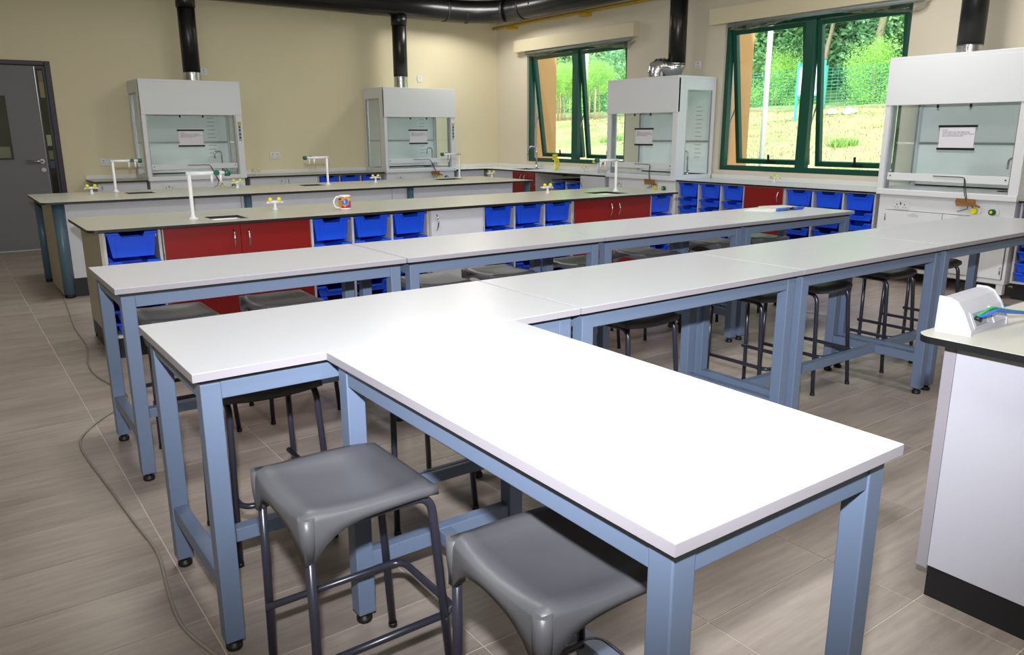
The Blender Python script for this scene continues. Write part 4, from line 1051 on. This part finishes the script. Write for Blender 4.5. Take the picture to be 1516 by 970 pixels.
specs = [(25.2, 13.0, 5.2, 2.4, 0, 'tall pale-trunked tree behind the fence, right half of the nearer window', .17, .15),
         (25.5, 15.1, 5.4, 2.6, 3, 'pale-trunked tree behind the fence, centre of the nearer window', .10, .35)]
for a in specs: tree(a[0], a[1], a[2], a[3], a[4], a[5], a[6], a[7])
k = 0
for row, (xx, hh_, ss) in enumerate(((27.2, .5, 2.1), (30, 1.8, 2.8), (34.5, 3.2, 3.8))):
    y = 11+row
    while y < 36+row*4:
        k += 1
        tree(xx+rt_.uniform(-1, 1), y, hh_*rt_.uniform(.7, 1.1), ss*rt_.uniform(.9, 1.15), (k*7+row) % 4 if (k*7+row) % 4 != 2 else 1, 'leafy green tree in the dense wood beyond the fence', .14, rt_.uniform(-.4, .4), rz=rt_.uniform(0, 6))
        y += ss*1.15
# understorey wall of foliage behind the first trees
for j, (x, y, s) in enumerate(((24.2, 12.4, .95), (24.0, 10.2, .75), (24.4, 16.2, .9), (24.5, 18.5, 1.0), (24.3, 23.6, 1.0), (24.6, 26.5, 1.1), (24.4, 29.5, 1.1), (24.2, 21.0, .9), (25, 8.0, 1.1))):
    t = thing('shrub', ['yellow-green bush behind the fence in the nearer window', 'low bush behind the fence at the nearer window\'s right edge', 'bush behind the fence left in the nearer window', 'bush behind the fence near the white lamp pole', 'bright bush behind the fence in the farther window', 'bush left of the thin pole in the farther window', 'bush behind the saplings in the farther window', 'bush hidden between the two window views', 'bush behind the fence at the far right'][j], 'bush', (x, y, ground_z(x, y)), j, 'bushes along the fence')
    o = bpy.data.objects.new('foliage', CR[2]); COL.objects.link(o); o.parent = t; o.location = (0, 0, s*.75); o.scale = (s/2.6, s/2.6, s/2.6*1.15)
    B().tube([(0, 0, -.1), (.05, 0, s*.7)], [.04, .02], 7).obj('stem', 'bark', t)
# poles, saplings, rocks, sign
M['pole'] = mat('white_pole', '#d9dde0', .4)
t = thing('lamp_pole', 'white pole standing on the grass just outside the nearer window', 'pole', (10.6, 6.35, ground_z(10.6, 6.35)))
B().tube([(0, 0, -.3), (0, 0, 4.6)], .042, 12).obj('shaft', 'pole', t); B().lathe([(.10, -.1), (.10, .02), (.05, .03)], 0, 0, 12).obj('base_plate', 'pole', t)
t = thing('lamp_pole', 'thin pale pole at the fence seen through the farther window', 'pole', (21.4, 23.1, ground_z(21.4, 23.1)))
B().tube([(0, 0, -.3), (0, 0, 5.2)], .07, 10).obj('shaft', 'pole', t); B().lathe([(.13, -.1), (.13, .02), (.08, .03)], 0, 0, 12).obj('base_plate', 'pole', t)
for j, (x, y, lb) in enumerate(((20.6, 23.95, 'young staked sapling before the fence, left one in the farther window'), (20.4, 23.25, 'young staked sapling before the fence, beside the green mullion'), (20.8, 21.9, 'young staked sapling before the fence, right half of the farther window'))):
    t = thing('sapling', lb, 'tree', (x, y, ground_z(x, y)), j, 'staked saplings')
    B().tube([(0, 0, -.1), (.02, .02, 1.3)], [.03, .02], 7).obj('trunk', 'bark', t)
    for q in range(3):
        a = q*2.1; B().tube([(.24*math.cos(a), .24*math.sin(a), -.1), (.2*math.cos(a), .2*math.sin(a), 1.15)], .018, 6).obj('stake', 'wood', t)
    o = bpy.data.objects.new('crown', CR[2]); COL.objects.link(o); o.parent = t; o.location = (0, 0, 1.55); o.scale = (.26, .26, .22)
for j, (x, y, s, lb) in enumerate(((20.6, 11.50, .16, 'smaller pale rock on the slope below the fence, left of the other'), (20.6, 10.98, .2, 'larger pale rock on the slope below the fence'))):
    bm = bmesh.new(); bmesh.ops.create_icosphere(bm, subdivisions=2, radius=s)
    for v in bm.verts: v.co *= 1+.25*math.sin(v.co.x*31+j)*math.cos(v.co.y*27); v.co.z *= .6
    q = B(); q.bm.free(); q.bm = bm; o = q.obj('rock', mat('rock_%d' % j, '#c6c4bc', .9, noise=.2, nscale=8)); o.location = (x, y, ground_z(x, y)+.06); tag(o, lb, 'rock', 'rocks on the slope')
t = thing('sign_board', 'white notice board in a turquoise frame beside the fence, behind the window mullion', 'sign', (19, 11.22, ground_z(19, 11.22)))
M['turq'] = mat('turquoise_paint', '#3fb4bd', .5)
zb = 2.28-ground_z(19, 11.22)
for y in (-.39, .39): B().box(-.025, .025, y-.025, y+.025, -.2, zb+.90).obj('post', 'turq', t)
b = B(); b.box(-.02, .02, -.365, .365, zb, zb+.045); b.box(-.02, .02, -.365, .365, zb+.76, zb+.805); b.obj('frame_rail', 'turq', t)
B().box(-.01, .01, -.36, .36, zb+.045, zb+.76).obj('board', 'pole', t)
